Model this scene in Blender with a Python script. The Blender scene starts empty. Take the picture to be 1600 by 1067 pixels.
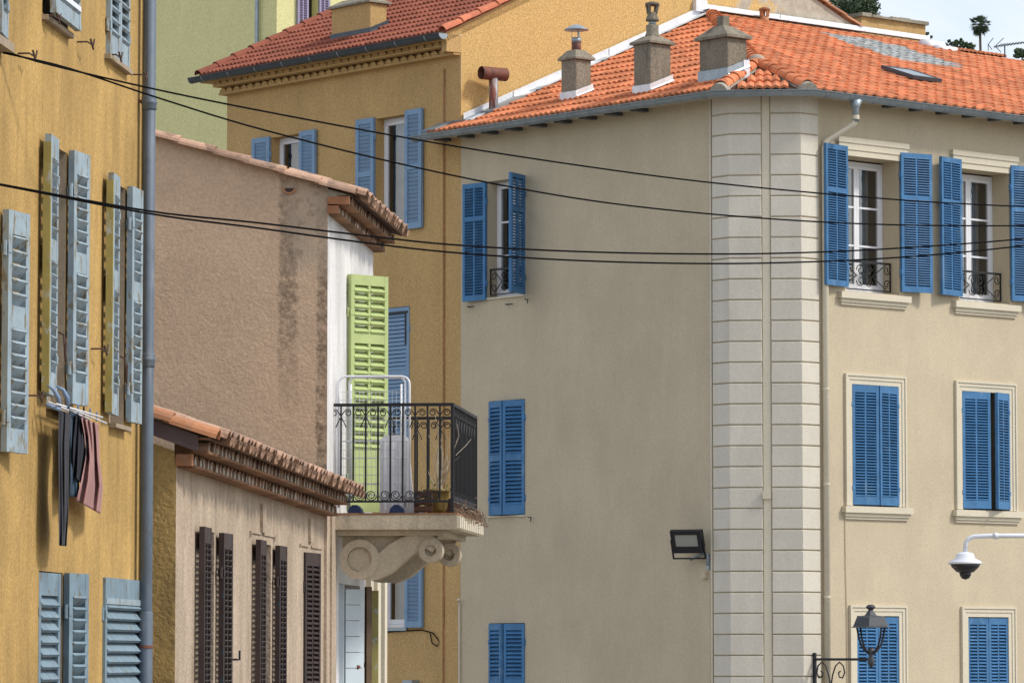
import bpy, bmesh, math, random
from mathutils import Vector, Matrix

random.seed(11)
S = bpy.context.scene
COL = S.collection
R = math.radians

# ------------------------------------------------------------------ camera
FPX, HOR, CZ = 6400.0, 1030.0, 6.0          # focal length and horizon row in photo pixels, eye height
PITCH = math.atan((HOR - 533.5) / FPX)
cam_d = bpy.data.cameras.new('camera')
cam_d.sensor_width = 36.0
cam_d.lens = FPX / 1600.0 * 36.0
cam_d.clip_start = 0.5
cam_d.clip_end = 6000
cam = bpy.data.objects.new('camera', cam_d)
COL.objects.link(cam)
cam.location = (0, 0, CZ)
cam.rotation_euler = (math.pi / 2 + PITCH, 0, 0)
S.camera = cam

# ------------------------------------------------------------------ sky and sun
SUN_EL, SUN_AZ = 46.0, -14.0                   # azimuth counted from +X towards +Y
w = bpy.data.worlds.new('World')
S.world = w
w.use_nodes = True
nt = w.node_tree
nt.nodes.clear()
out = nt.nodes.new('ShaderNodeOutputWorld')
bg = nt.nodes.new('ShaderNodeBackground')
bg.inputs['Strength'].default_value = 0.15
sky = nt.nodes.new('ShaderNodeTexSky')
sky.sky_type = 'NISHITA'
sky.sun_disc = False
sky.sun_elevation = R(SUN_EL)
sky.sun_rotation = R(90 - SUN_AZ)
sky.air_density = 1.0
sky.dust_density = 1.5
sky.ozone_density = 1.5
tc = nt.nodes.new('ShaderNodeTexCoord')
mp = nt.nodes.new('ShaderNodeMapping')
mp.inputs['Scale'].default_value = (1.0, 1.0, 2.6)
mp.inputs['Location'].default_value = (0.3, 0.1, 0.2)
cn = nt.nodes.new('ShaderNodeTexNoise')
cn.inputs['Scale'].default_value = 5.0
cn.inputs['Detail'].default_value = 9.0
cn.inputs['Roughness'].default_value = 0.55
cn.inputs['Distortion'].default_value = 0.6
cr = nt.nodes.new('ShaderNodeValToRGB')
cr.color_ramp.elements[0].position = 0.40
cr.color_ramp.elements[1].position = 0.62
cr.color_ramp.elements[0].color = (0.22, 0.22, 0.22, 1)
cr.color_ramp.elements[1].color = (0.95, 0.95, 0.95, 1)
mx = nt.nodes.new('ShaderNodeMix')
mx.data_type = 'RGBA'
mx.inputs['B'].default_value = (5.2, 5.2, 5.3, 1)      # thin bright cloud
L = nt.links.new
L(tc.outputs['Generated'], mp.inputs['Vector'])
L(mp.outputs['Vector'], cn.inputs['Vector'])
L(cn.outputs['Fac'], cr.inputs['Fac'])
L(cr.outputs['Color'], mx.inputs['Factor'])
L(sky.outputs['Color'], mx.inputs['A'])
L(mx.outputs['Result'], bg.inputs['Color'])
L(bg.outputs['Background'], out.inputs['Surface'])

sun_d = bpy.data.lights.new('sun', 'SUN')
sun_d.energy = 2.0
sun_d.angle = R(9.0)
sun_d.color = (1.0, 0.95, 0.87)
sun = bpy.data.objects.new('sun', sun_d)
COL.objects.link(sun)
sun.location = (30, -10, 40)
sdir = Vector((math.cos(R(SUN_EL)) * math.cos(R(SUN_AZ)), math.cos(R(SUN_EL)) * math.sin(R(SUN_AZ)), math.sin(R(SUN_EL))))
sun.rotation_euler = sdir.to_track_quat('Z', 'Y').to_euler()

S.view_settings.view_transform = 'Standard'
S.view_settings.look = 'None'
S.view_settings.gamma = 1.0
S.view_settings.use_curve_mapping = False
S.view_settings.exposure = 0.46
S.cycles.max_bounces = 5
S.cycles.diffuse_bounces = 3

# ------------------------------------------------------------------ geometry helpers
FW = Vector((0, math.cos(PITCH), math.sin(PITCH)))
UPV = Vector((0, -math.sin(PITCH), math.cos(PITCH)))
CAM = Vector((0, 0, CZ))
ZV = Vector((0, 0, 1))

def ray(px, py):
    return Vector((1, 0, 0)) * (px - 800) + UPV * (533.5 - py) + FW * FPX

def proj(P):
    d = Vector(P) - CAM
    z = d.dot(FW)
    return 800 + FPX * d.x / z, 533.5 - FPX * d.dot(UPV) / z

def at_depth(px, py, Y):
    r = ray(px, py)
    return CAM + r * (Y / r.y)

def hit_plane(px, py, P, N):
    r = ray(px, py)
    return CAM + r * ((P - CAM).dot(N) / r.dot(N))

class Face:
    """A vertical plane: u runs to the right in the picture, d outwards, z up. Mesh space: x=u, y=-d, z."""
    def __init__(s, O, u):
        s.O = Vector((O[0], O[1], 0))
        s.u = Vector((u[0], u[1], 0)).normalized()
        s.n = Vector((s.u.y, -s.u.x, 0))
        s.M = Matrix(((s.u.x, -s.n.x, 0, s.O.x), (s.u.y, -s.n.y, 0, s.O.y), (0, 0, 1, 0), (0, 0, 0, 1)))
    def hit(s, px, py, d=0.0):
        P = hit_plane(px, py, s.O + s.n * d, s.n)
        return (P - s.O).dot(s.u), P.z
    def u_at(s, px, d=0.0, py=600):
        return s.hit(px, py, d)[0]
    def P(s, u, d, z):
        return s.O + s.u * u + s.n * d + ZV * z

def T(x, y, z): return Matrix.Translation((x, y, z))
def Rz(a): return Matrix.Rotation(a, 4, 'Z')
def Rx(a): return Matrix.Rotation(a, 4, 'X')
def Ry(a): return Matrix.Rotation(a, 4, 'Y')
I4 = Matrix.Identity(4)

def frame(o, x, y, z):
    x, y, z = Vector(x), Vector(y), Vector(z)
    return Matrix(((x.x, y.x, z.x, o[0]), (x.y, y.y, z.y, o[1]), (x.z, y.z, z.z, o[2]), (0, 0, 0, 1)))

WM = {}

def place(name, me, parent=None, M=I4):
    o = bpy.data.objects.new(name, me)
    COL.objects.link(o)
    if parent is not None:
        o.parent = parent
        o.matrix_basis = WM[parent.name].inverted() @ M
    else:
        o.matrix_basis = M
    WM[o.name] = M.copy()
    return o

def tag(o, label, cat=None, group=None, kind=None):
    if label: o['label'] = label
    if cat: o['category'] = cat
    if group: o['group'] = group
    if kind: o['kind'] = kind
    return o

def root(name, label, cat, loc, group=None):
    o = place(name, None, None, T(*loc))
    o.empty_display_size = 0.3
    return tag(o, label, cat, group)

class MB:
    def __init__(s): s.v = []; s.f = []
    def add(s, vs, fs):
        b = len(s.v)
        s.v += [tuple(p) for p in vs]
        s.f += [tuple(i + b for i in f) for f in fs]
        return s
    def box(s, x0, x1, y0, y1, z0, z1, M=None):
        vs = [Vector(p) for p in ((x0, y0, z0), (x1, y0, z0), (x1, y1, z0), (x0, y1, z0), (x0, y0, z1), (x1, y0, z1), (x1, y1, z1), (x0, y1, z1))]
        if M is not None: vs = [M @ p for p in vs]
        return s.add(vs, ((0, 3, 2, 1), (4, 5, 6, 7), (0, 1, 5, 4), (1, 2, 6, 5), (2, 3, 7, 6), (3, 0, 4, 7)))
    def fbox(s, u0, u1, d0, d1, z0, z1):            # a box in face space, d outwards
        return s.box(u0, u1, -d1, -d0, z0, z1)
    def cbox(s, x0, x1, y0, y1, z0, z1, c, M=None):  # box whose -y face has chamfered edges
        a = [(x0, y1, z0), (x1, y1, z0), (x1, y1, z1), (x0, y1, z1)]
        b = [(x0, y0 + c, z0), (x1, y0 + c, z0), (x1, y0 + c, z1), (x0, y0 + c, z1)]
        e = [(x0 + c, y0, z0 + c), (x1 - c, y0, z0 + c), (x1 - c, y0, z1 - c), (x0 + c, y0, z1 - c)]
        vs = [Vector(p) for p in a + b + e]
        if M is not None: vs = [M @ p for p in vs]
        fs = [(0, 3, 2, 1)[::-1], (8, 9, 10, 11)]
        for k in range(4):
            n = (k + 1) % 4
            fs += [(k, n, 4 + n, 4 + k), (4 + k, 4 + n, 8 + n, 8 + k)]
        return s.add(vs, fs)
    def prism(s, pts, y0, y1, M=None):              # polygon in x,z extruded along y
        n = len(pts)
        vs = [Vector((p[0], y0, p[1])) for p in pts] + [Vector((p[0], y1, p[1])) for p in pts]
        if M is not None: vs = [M @ p for p in vs]
        fs = [tuple(range(n)), tuple(range(2 * n - 1, n - 1, -1))]
        for k in range(n):
            m = (k + 1) % n
            fs.append((k, n + k, n + m, m))
        return s.add(vs, fs)
    def vprism(s, pts, z0, z1, c=0.0):              # polygon in plan extruded up (z)
        n = len(pts)
        vs = [Vector((p[0], p[1], z0)) for p in pts] + [Vector((p[0], p[1], z1)) for p in pts]
        fs = [tuple(range(n - 1, -1, -1)), tuple(range(n, 2 * n))]
        for k in range(n):
            m = (k + 1) % n
            fs.append((k, m, n + m, n + k))
        return s.add(vs, fs)
    def tube(s, pts, r, n=6, closed=False, caps=True):
        pts = [Vector(p) for p in pts]
        N = len(pts)
        rr = r if isinstance(r, (list, tuple)) else [r] * N
        vs, fs = [], []
        ref = None
        for i, p in enumerate(pts):
            if closed: t = (pts[(i + 1) % N] - pts[i - 1])
            else: t = pts[min(i + 1, N - 1)] - pts[max(i - 1, 0)]
            t.normalize()
            if ref is None:
                ref = Vector((0, 0, 1)) if abs(t.z) < 0.9 else Vector((1, 0, 0))
            a = (ref - t * ref.dot(t)).normalized()
            b = t.cross(a)
            ref = a
            for k in range(n):
                an = 2 * math.pi * k / n
                vs.append(p + (a * math.cos(an) + b * math.sin(an)) * rr[i])
        m = N if closed else N - 1
        for i in range(m):
            j = (i + 1) % N
            for k in range(n):
                q = (k + 1) % n
                fs.append((i * n + k, i * n + q, j * n + q, j * n + k))
        if caps and not closed:
            fs.append(tuple(range(n - 1, -1, -1)))
            fs.append(tuple((N - 1) * n + k for k in range(n)))
        return s.add(vs, fs)
    def lathe(s, prof, n=12, M=None, cap=True):
        vs, fs = [], []
        for r_, z_ in prof:
            for k in range(n):
                a = 2 * math.pi * k / n
                vs.append(Vector((r_ * math.cos(a), r_ * math.sin(a), z_)))
        for i in range(len(prof) - 1):
            for k in range(n):
                q = (k + 1) % n
                fs.append((i * n + k, i * n + q, (i + 1) * n + q, (i + 1) * n + k))
        if cap:
            fs.append(tuple(range(n - 1, -1, -1)))
            fs.append(tuple((len(prof) - 1) * n + k for k in range(n)))
        if M is not None: vs = [M @ p for p in vs]
        return s.add(vs, fs)
    def mesh(s, name, mat, smooth=False):
        me = bpy.data.meshes.new(name)
        me.from_pydata(s.v, [], s.f)
        me.materials.append(mat)
        if smooth:
            me.polygons.foreach_set('use_smooth', [True] * len(me.polygons))
        me.update()
        return me
    def fix(s, me):
        bm = bmesh.new(); bm.from_mesh(me)
        bmesh.ops.recalc_face_normals(bm, faces=bm.faces)
        bm.to_mesh(me); bm.free()
        return me
    def obj(s, name, mat, parent=None, M=I4, smooth=False):
        return place(name, s.fix(s.mesh(name, mat, smooth)), parent, M)

# ------------------------------------------------------------------ materials
class NT:
    def __init__(s, name):
        s.m = bpy.data.materials.new(name)
        s.m.use_nodes = True
        s.t = s.m.node_tree
        s.b = s.t.nodes['Principled BSDF']
    def n(s, typ, **kw):
        nd = s.t.nodes.new(typ)
        for k, v in kw.items():
            if k in nd.inputs: nd.inputs[k].default_value = v
            else: setattr(nd, k, v)
        return nd
    def l(s, a, b): s.t.links.new(a, b)
    def pos(s, scale=(1, 1, 1), obj=False):
        if obj: o = s.n('ShaderNodeTexCoord').outputs['Object']
        else: o = s.n('ShaderNodeNewGeometry').outputs['Position']
        m = s.n('ShaderNodeMapping')
        m.inputs['Scale'].default_value = scale
        s.l(o, m.inputs['Vector'])
        return m.outputs['Vector']
    def noise(s, vec, scale, detail=3.0, rough=0.5, dist=0.0):
        nd = s.n('ShaderNodeTexNoise')
        nd.inputs['Scale'].default_value = scale
        nd.inputs['Detail'].default_value = detail
        nd.inputs['Roughness'].default_value = rough
        nd.inputs['Distortion'].default_value = dist
        s.l(vec, nd.inputs['Vector'])
        return nd.outputs['Fac']
    def ramp(s, fac, p0, p1, c0=(0, 0, 0), c1=(1, 1, 1)):
        r = s.n('ShaderNodeValToRGB')
        r.color_ramp.elements[0].position = p0
        r.color_ramp.elements[1].position = p1
        r.color_ramp.elements[0].color = (*c0, 1)
        r.color_ramp.elements[1].color = (*c1, 1)
        s.l(fac, r.inputs['Fac'])
        return r.outputs['Color']
    def mix(s, fac, a, b, mode='MIX'):
        x = s.n('ShaderNodeMix', data_type='RGBA', blend_type=mode)
        for sock, v in (('Factor', fac), ('A', a), ('B', b)):
            if isinstance(v, (int, float)): x.inputs[sock].default_value = v
            elif isinstance(v, tuple): x.inputs[sock].default_value = (*v, 1)
            else: s.l(v, x.inputs[sock])
        return x.outputs['Result']
    def bump(s, h, strength, dist):
        b = s.n('ShaderNodeBump')
        b.inputs['Strength'].default_value = strength
        b.inputs['Distance'].default_value = dist
        s.l(h, b.inputs['Height'])
        s.l(b.outputs['Normal'], s.b.inputs['Normal'])
    def done(s, col, rough=0.85, metal=0.0, spec=0.3):
        if isinstance(col, tuple): s.b.inputs['Base Color'].default_value = (*col, 1)
        else: s.l(col, s.b.inputs['Base Color'])
        s.b.inputs['Roughness'].default_value = rough
        s.b.inputs['Metallic'].default_value = metal
        s.b.inputs['Specular IOR Level'].default_value = spec
        return s.m

def sc(c, k): return tuple(min(1.0, x * k) for x in c)

def stucco(name, c, grain=0.16, patch=0.10, streak=0.10, gscale=38, bump=0.35, dirt=None, dirt_amt=0.0, lumps=0.0, lump_scale=7):
    m = NT(name)
    p = m.pos()
    g = m.noise(p, gscale, 2.0, 0.6)
    col = m.mix(m.ramp(g, 0.30, 0.70), sc(c, 1 - grain), sc(c, 1 + grain))
    pt = m.noise(p, 0.9, 5.0, 0.6)
    col = m.mix(m.ramp(pt, 0.32, 0.68), col, sc(c, 1 - patch), 'MIX') if patch == 0 else m.mix(1.0, col, m.ramp(pt, 0.32, 0.68, (1 - patch,) * 3, (1 + patch * .6,) * 3), 'MULTIPLY')
    if streak:
        sp = m.noise(m.pos((2.6, 2.6, 0.55)), 1.0, 8.0, 0.72, 0.5)
        col = m.mix(1.0, col, m.ramp(sp, 0.35, 0.66, (1 - streak,) * 3, (1 + streak * .5,) * 3), 'MULTIPLY')
    if dirt_amt:
        d = m.noise(m.pos((1.6, 1.6, 0.5)), 1.6, 8.0, 0.72, 0.4)
        f = m.ramp(d, 0.54, 0.72, (0, 0, 0), (dirt_amt,) * 3)
        col = m.mix(f, col, dirt)
    h = g
    if lumps:
        lp = m.noise(p, lump_scale, 6.0, 0.62, 1.2)
        a = m.n('ShaderNodeMath', operation='MULTIPLY_ADD')
        m.l(lp, a.inputs[0]); a.inputs[1].default_value = lumps; m.l(g, a.inputs[2])
        h = a.outputs[0]
    m.bump(h, bump, 0.012)
    return m.done(col, 0.92, 0, 0.15)

def paint(name, c, wear=None, amount=0.0, rough=0.55, var=0.08, scale=9):
    m = NT(name)
    p = m.pos()
    col = m.mix(m.ramp(m.noise(p, 6, 4), 0.3, 0.7), sc(c, 1 - var), sc(c, 1 + var))
    if wear:
        f = m.noise(m.pos((1, 1, 0.45)), scale, 7, 0.7, 0.3)
        k = 0.66 - 0.16 * amount
        col = m.mix(m.ramp(f, k, k + 0.06), col, wear)
    m.bump(m.noise(p, 45, 3), 0.15, 0.004)
    return m.done(col, rough, 0, 0.35)

def tilemat(name, c, var=0.22, cell=4.2, moss=None, moss_amt=0.0):
    m = NT(name)
    p = m.pos()
    v = m.n('ShaderNodeTexVoronoi')
    v.inputs['Scale'].default_value = cell
    m.l(p, v.inputs['Vector'])
    sep = m.n('ShaderNodeSeparateColor')
    m.l(v.outputs['Color'], sep.inputs['Color'])
    col = m.mix(m.ramp(sep.outputs['Red'], 0.0, 1.0), sc(c, 1 - var), sc(c, 1 + var))
    col = m.mix(m.ramp(sep.outputs['Green'], 0.80, 0.99, (0, 0, 0), (0.35,) * 3), col, (c[0] * 0.55, c[1] * 0.7, c[2] * 0.8))
    g = m.noise(p, 26, 5, 0.65)
    col = m.mix(1.0, col, m.ramp(g, 0.3, 0.7, (0.86,) * 3, (1.1,) * 3), 'MULTIPLY')
    if moss:
        f = m.noise(p, 7.0, 8, 0.75)
        col = m.mix(m.ramp(f, 0.52, 0.68, (0, 0, 0), (moss_amt,) * 3), col, moss)
    m.bump(g, 0.2, 0.006)
    return m.done(col, 0.85, 0, 0.2)

def metal(name, c, rough=0.42, met=0.6, stain=None, amt=0.0):
    m = NT(name)
    p = m.pos()
    col = m.mix(m.ramp(m.noise(p, 5, 6, 0.65), 0.3, 0.7), sc(c, 0.82), sc(c, 1.15))
    if stain:
        f = m.noise(m.pos((6, 6, 0.8)), 2.2, 6, 0.7)
        col = m.mix(m.ramp(f, 0.58 - amt * .2, 0.68 - amt * .2), col, stain)
    m.bump(m.noise(p, 9, 4), 0.12, 0.01)
    return m.done(col, rough, met, 0.5)

M_ = {}
M_['yellow'] = stucco('yellow_plaster', (0.485, 0.315, 0.115), 0.20, 0.20, 0.22, 44, 0.35, (0.30, 0.19, 0.09), 0.45)
M_['ochre'] = stucco('ochre_roughcast', (0.54, 0.355, 0.155), 0.22, 0.08, 0.07, 42, 0.55)
M_['beige'] = stucco('beige_render', (0.555, 0.475, 0.34), 0.08, 0.07, 0.05, 40, 0.25)
M_['quoin'] = stucco('white_quoin_render', (0.67, 0.625, 0.53), 0.05, 0.06, 0.06, 30, 0.2, (0.5, 0.46, 0.38), 0.25)
def tone_by_object(mat, lo, hi):
    t = mat.node_tree; b = t.nodes['Principled BSDF']; src = b.inputs['Base Color'].links[0].from_socket
    oi = t.nodes.new('ShaderNodeObjectInfo'); mr = t.nodes.new('ShaderNodeMapRange'); mr.inputs['To Min'].default_value = lo; mr.inputs['To Max'].default_value = hi
    mx_ = t.nodes.new('ShaderNodeMix'); mx_.data_type = 'RGBA'; mx_.blend_type = 'MULTIPLY'; mx_.inputs['Factor'].default_value = 1
    t.links.new(oi.outputs['Random'], mr.inputs['Value']); t.links.new(src, mx_.inputs['A']); t.links.new(mr.outputs[0], mx_.inputs['B']); t.links.new(mx_.outputs['Result'], b.inputs['Base Color'])
tone_by_object(M_['quoin'], .93, 1.03)
M_['trim'] = stucco('cream_trim', (0.66, 0.60, 0.47), 0.05, 0.05, 0.04, 30, 0.15)
M_['lime'] = stucco('lime_green_render', (0.72, 0.68, 0.34), 0.12, 0.04, 0.03, 24, 0.3)
M_['annex'] = stucco('pinkish_cream_lime_plaster', (0.48, 0.385, 0.29), 0.10, 0.14, 0.24, 26, 0.9, (0.33, 0.24, 0.17), 0.8, 0.9, 11)
M_['annexside'] = stucco('stained_ochre_plaster', (0.48, 0.33, 0.13), 0.12, 0.2, 0.14, 24, 0.8, (0.10, 0.085, 0.05), 0.85, 0.8, 8)
M_['white'] = stucco('streaked_white_plaster', (0.74, 0.73, 0.72), 0.05, 0.08, 0.22, 26, 0.5, (0.45, 0.42, 0.36), 0.5, 0.4, 10)
M_['oldstone'] = stucco('old_cast_stone', (0.52, 0.445, 0.33), 0.10, 0.14, 0.14, 30, 0.4, (0.20, 0.17, 0.12), 0.7)
M_['concrete'] = stucco('lichen_concrete', (0.25, 0.22, 0.17), 0.25, 0.2, 0.15, 30, 0.5, (0.07, 0.065, 0.05), 0.9)
M_['mortar'] = stucco('mortar_grey', (0.40, 0.36, 0.29), 0.18, 0.2, 0.0, 25, 0.5, (0.15, 0.15, 0.08), 0.5)
M_['bareplaster'] = stucco('bare_grey_render', (0.47, 0.42, 0.34), 0.14, 0.25, 0.1, 16, 0.5)
M_['tile'] = tilemat('bright_terracotta', (0.59, 0.205, 0.095), 0.28, 4.2, (0.22, 0.13, 0.085), 0.22)
M_['tile_old'] = tilemat('dark_red_terracotta', (0.27, 0.088, 0.055), 0.18)
M_['canal'] = tilemat('pale_canal_terracotta', (0.45, 0.285, 0.20), 0.28, 3.0, (0.09, 0.075, 0.06), 0.7)
M_['canal_cut'] = tilemat('orange_weathered_terracotta', (0.43, 0.20, 0.105), 0.25, 3.0, (0.30, 0.23, 0.17), 0.7)
M_['genoise'] = tilemat('brown_eave_terracotta', (0.32, 0.20, 0.135), 0.35, 5.0, (0.07, 0.05, 0.04), 0.7)  # darker brown, blotchier tile for the eave courses
M_['glass_tile'] = tilemat('grey_glass_tile', (0.36, 0.37, 0.36), 0.35, 14.0)
M_['blue'] = paint('mid_blue_paint', (0.06, 0.185, 0.37), (0.12, 0.25, 0.42), 0.5, 0.55, 0.14, 3)
tone_by_object(M_['blue'], .88, 1.1)
M_['skyblue'] = paint('pale_blue_paint', (0.195, 0.31, 0.455), None, 0, 0.55, 0.06)
M_['green'] = paint('pale_green_paint', (0.44, 0.525, 0.22), (0.32, 0.32, 0.18), 0.15, 0.6, 0.07, 14)
M_['oldblue'] = paint('peeling_grey_blue_paint', (0.29, 0.365, 0.41), (0.22, 0.20, 0.15), 0.75, 0.7, 0.14, 11)
M_['oldblue_dark'] = paint('dull_slate_blue_paint', (0.18, 0.255, 0.305), (0.16, 0.14, 0.10), 0.5, 0.75, 0.16, 13)
M_['olive'] = paint('faded_olive_edge_paint', (0.33, 0.29, 0.10), (0.40, 0.44, 0.42), 0.6, 0.7, 0.14, 11)
M_['brown'] = paint('dark_brown_paint', (0.048, 0.032, 0.03), (0.03, 0.06, 0.08), 0.4, 0.6, 0.2, 16)
M_['purple'] = paint('purple_paint', (0.33, 0.285, 0.42))
M_['pvc'] = paint('white_window_frame', (0.78, 0.79, 0.82), None, 0, 0.35, 0.02)
M_['taupe'] = stucco('taupe_jamb_plaster', (0.36, 0.29, 0.21), 0.08, 0.1, 0.12, 25, 0.3)
M_['iron'] = paint('black_wrought_iron', (0.018, 0.019, 0.023), None, 0, 0.5, 0.1)
M_['lampgrey'] = paint('charcoal_lamp_paint', (0.055, 0.06, 0.068), None, 0, 0.5, 0.08)
M_['zinc'] = metal('zinc', (0.33, 0.385, 0.42), 0.42, 0.55)
M_['zinc_light'] = metal('bright_aluminium_flashing', (0.76, 0.78, 0.81), 0.5, 0.15)
M_['darkgutter'] = metal('anthracite_gutter', (0.065, 0.08, 0.095), 0.45, 0.3)
M_['pipegrey'] = metal('painted_grey_downpipe', (0.105, 0.135, 0.175), 0.6, 0.15, (0.18, 0.20, 0.22), 0.2)
M_['rust'] = metal('rusty_sheet', (0.20, 0.075, 0.05), 0.75, 0.2, (0.11, 0.05, 0.04), 0.4)
M_['rustzinc'] = metal('rust_streaked_zinc', (0.36, 0.38, 0.40), 0.6, 0.35, (0.22, 0.07, 0.04), 0.7)
M_['plum'] = paint('plum_barge_board', (0.12, 0.085, 0.085), None, 0, 0.5, 0.08)
M_['cable'] = NT('black_cable_rubber').done((0.006, 0.006, 0.007), 0.9, 0, 0.05)
M_['hook'] = paint('rusted_iron', (0.085, 0.05, 0.038), None, 0, 0.8, 0.3)
M_['palemortar'] = stucco('pale_lime_mortar', (0.52, 0.47, 0.40), 0.15, 0.3, 0.0, 20, 0.4, (0.12, 0.09, 0.06), 0.6)
M_['eave_plate'] = tilemat('brown_eave_plate', (0.27, 0.145, 0.08), 0.3, 3.0, (0.08, 0.055, 0.04), 0.6)
M_['room'] = NT('dim_interior').done((0.06, 0.055, 0.05), 0.9)
M_['deck'] = NT('dark_roof_underlay').done((0.075, 0.035, 0.025), 0.9)
M_['curtain'] = paint('grey_curtain', (0.48, 0.46, 0.46), None, 0, 0.9, 0.15, 4)
M_['camwhite'] = paint('white_camera_plastic', (0.72, 0.76, 0.82), None, 0, 0.35, 0.02)
M_['smoke'] = NT('smoked_dome').done((0.02, 0.022, 0.025), 0.08, 0, 0.6)
M_['lens'] = NT('floodlight_lens').done((0.32, 0.33, 0.29), 0.2, 0, 0.5)
M_['plastic_white'] = paint('white_plastic', (0.74, 0.76, 0.80), None, 0, 0.45, 0.03)
M_['plastic_blue'] = paint('navy_plastic', (0.025, 0.045, 0.12), None, 0, 0.5, 0.05)
M_['clip_blue'] = paint('blue_grey_plastic', (0.20, 0.29, 0.45), None, 0, 0.5, 0.05)
M_['wire'] = metal('bright_wire', (0.62, 0.65, 0.68), 0.4, 0.4)
M_['grey_cloth'] = paint('charcoal_jersey', (0.042, 0.042, 0.05), None, 0, 0.95, 0.2)
M_['navy_cloth'] = paint('black_jersey', (0.014, 0.015, 0.022), None, 0, 0.95, 0.2)
M_['denim'] = paint('dark_teal_denim', (0.035, 0.065, 0.10), None, 0, 0.95, 0.3, 20)
M_['pink_cloth'] = paint('dusty_pink_cloth', (0.36, 0.20, 0.185), None, 0, 0.95, 0.08)
M_['pot'] = paint('olive_glazed_pot', (0.17, 0.115, 0.03), (0.09, 0.05, 0.03), 0.4, 0.45, 0.2)
M_['trough'] = paint('brown_planter', (0.09, 0.045, 0.03), None, 0, 0.7, 0.2)
M_['twig'] = paint('dry_stems', (0.42, 0.36, 0.27), None, 0, 0.9, 0.2)
M_['leaf'] = paint('small_leaves', (0.10, 0.20, 0.04), None, 0, 0.7, 0.3)
M_['deadleaf'] = paint('dead_plant', (0.15, 0.095, 0.06), None, 0, 0.9, 0.4, 30)
M_['paleblue'] = paint('pale_blue_board', (0.52, 0.60, 0.64), None, 0, 0.6, 0.05)
M_['browndoor'] = paint('brown_door', (0.13, 0.085, 0.05), None, 0, 0.6, 0.2)
M_['stone'] = stucco('weathered_stone_slab', (0.30, 0.27, 0.21), 0.2, 0.2, 0.0, 20, 0.6, (0.10, 0.10, 0.05), 0.7)
M_['asphalt'] = stucco('pale_street_paving', (0.22, 0.20, 0.175), 0.2, 0.2, 0.0, 20, 0.3)

def foliage(name, c):
    m = NT(name)
    p = m.pos()
    col = m.mix(m.ramp(m.noise(p, 0.9, 3), 0.3, 0.7), sc(c, 0.55), sc(c, 1.35))
    m.b.inputs['Roughness'].default_value = 0.7
    m.l(col, m.b.inputs['Base Color'])
    return m.m
M_['pine'] = foliage('pine_needles', (0.075, 0.112, 0.055))
M_['palm'] = foliage('palm_fronds', (0.10, 0.13, 0.075))
M_['bush'] = foliage('broadleaf', (0.10, 0.14, 0.075))
M_['hill'] = foliage('hillside_scrub', (0.06, 0.08, 0.035))
M_['bark'] = paint('bark', (0.12, 0.09, 0.07), None, 0, 0.9, 0.2)

def glassmat():
    m = NT('window_glass')
    t = m.t
    t.nodes.remove(m.b)
    o = t.nodes['Material Output']
    tr = m.n('ShaderNodeBsdfTransparent'); tr.inputs['Color'].default_value = (0.82, 0.86, 0.86, 1)
    gl = m.n('ShaderNodeBsdfGlossy'); gl.inputs['Roughness'].default_value = 0.015
    fr = m.n('ShaderNodeFresnel'); fr.inputs['IOR'].default_value = 1.55
    ad = m.n('ShaderNodeMath', operation='MULTIPLY_ADD'); ad.inputs[1].default_value = 1.6; ad.inputs[2].default_value = 0.10
    mxx = m.n('ShaderNodeMixShader')
    bp = m.n('ShaderNodeBump'); bp.inputs['Strength'].default_value = 0.05; bp.inputs['Distance'].default_value = 0.02
    m.l(m.noise(m.pos(), 2.5, 2), bp.inputs['Height'])
    m.l(bp.outputs['Normal'], gl.inputs['Normal'])
    m.l(fr.outputs[0], ad.inputs[0]); m.l(ad.outputs[0], mxx.inputs[0])
    m.l(tr.outputs[0], mxx.inputs[1]); m.l(gl.outputs[0], mxx.inputs[2])
    m.l(mxx.outputs[0], o.inputs['Surface'])
    return m.m
M_['glass'] = glassmat()

# ------------------------------------------------------------------ the street grid: facade planes
AL = R(40.7)
uL = Vector((math.sin(AL), -math.cos(AL), 0))           # beige and ochre fronts (shaded), towards the corner
uR = Vector((math.cos(AL), math.sin(AL), 0))            # beige right front, ochre gable
Q1 = Vector(((1142 - 800) / FPX * 60, 60, 0))
CHD = (uL + uR).normalized()
CHW = 1.04
Q2 = Q1 + CHD * CHW
BL = Face(Q1, uL); BR = Face(Q2, uR); CH = Face(Q1, CHD)
UX = BL.u_at(720, 0, 500)                               # where the beige front meets the ochre house
OG = Face(BL.P(UX, 0, 0), uR)
ADIR = Vector((600 / FPX, 1.0, 0)).normalized()         # the narrow street on the left
def astreet(px, K):
    Y = K / (1400.0 - px)
    return Face(((px - 800) / FPX * Y, Y), ADIR)
YW = astreet(230, 38400)
BF = astreet(275, 37250)
LG = Face(BF.O, BF.n)                                   # near gable of the low house
UT = BF.u_at(512, 0, 400)
TG = Face(BF.P(UT, 0, 0), BF.n)                         # near gable of the tall tan house

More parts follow.
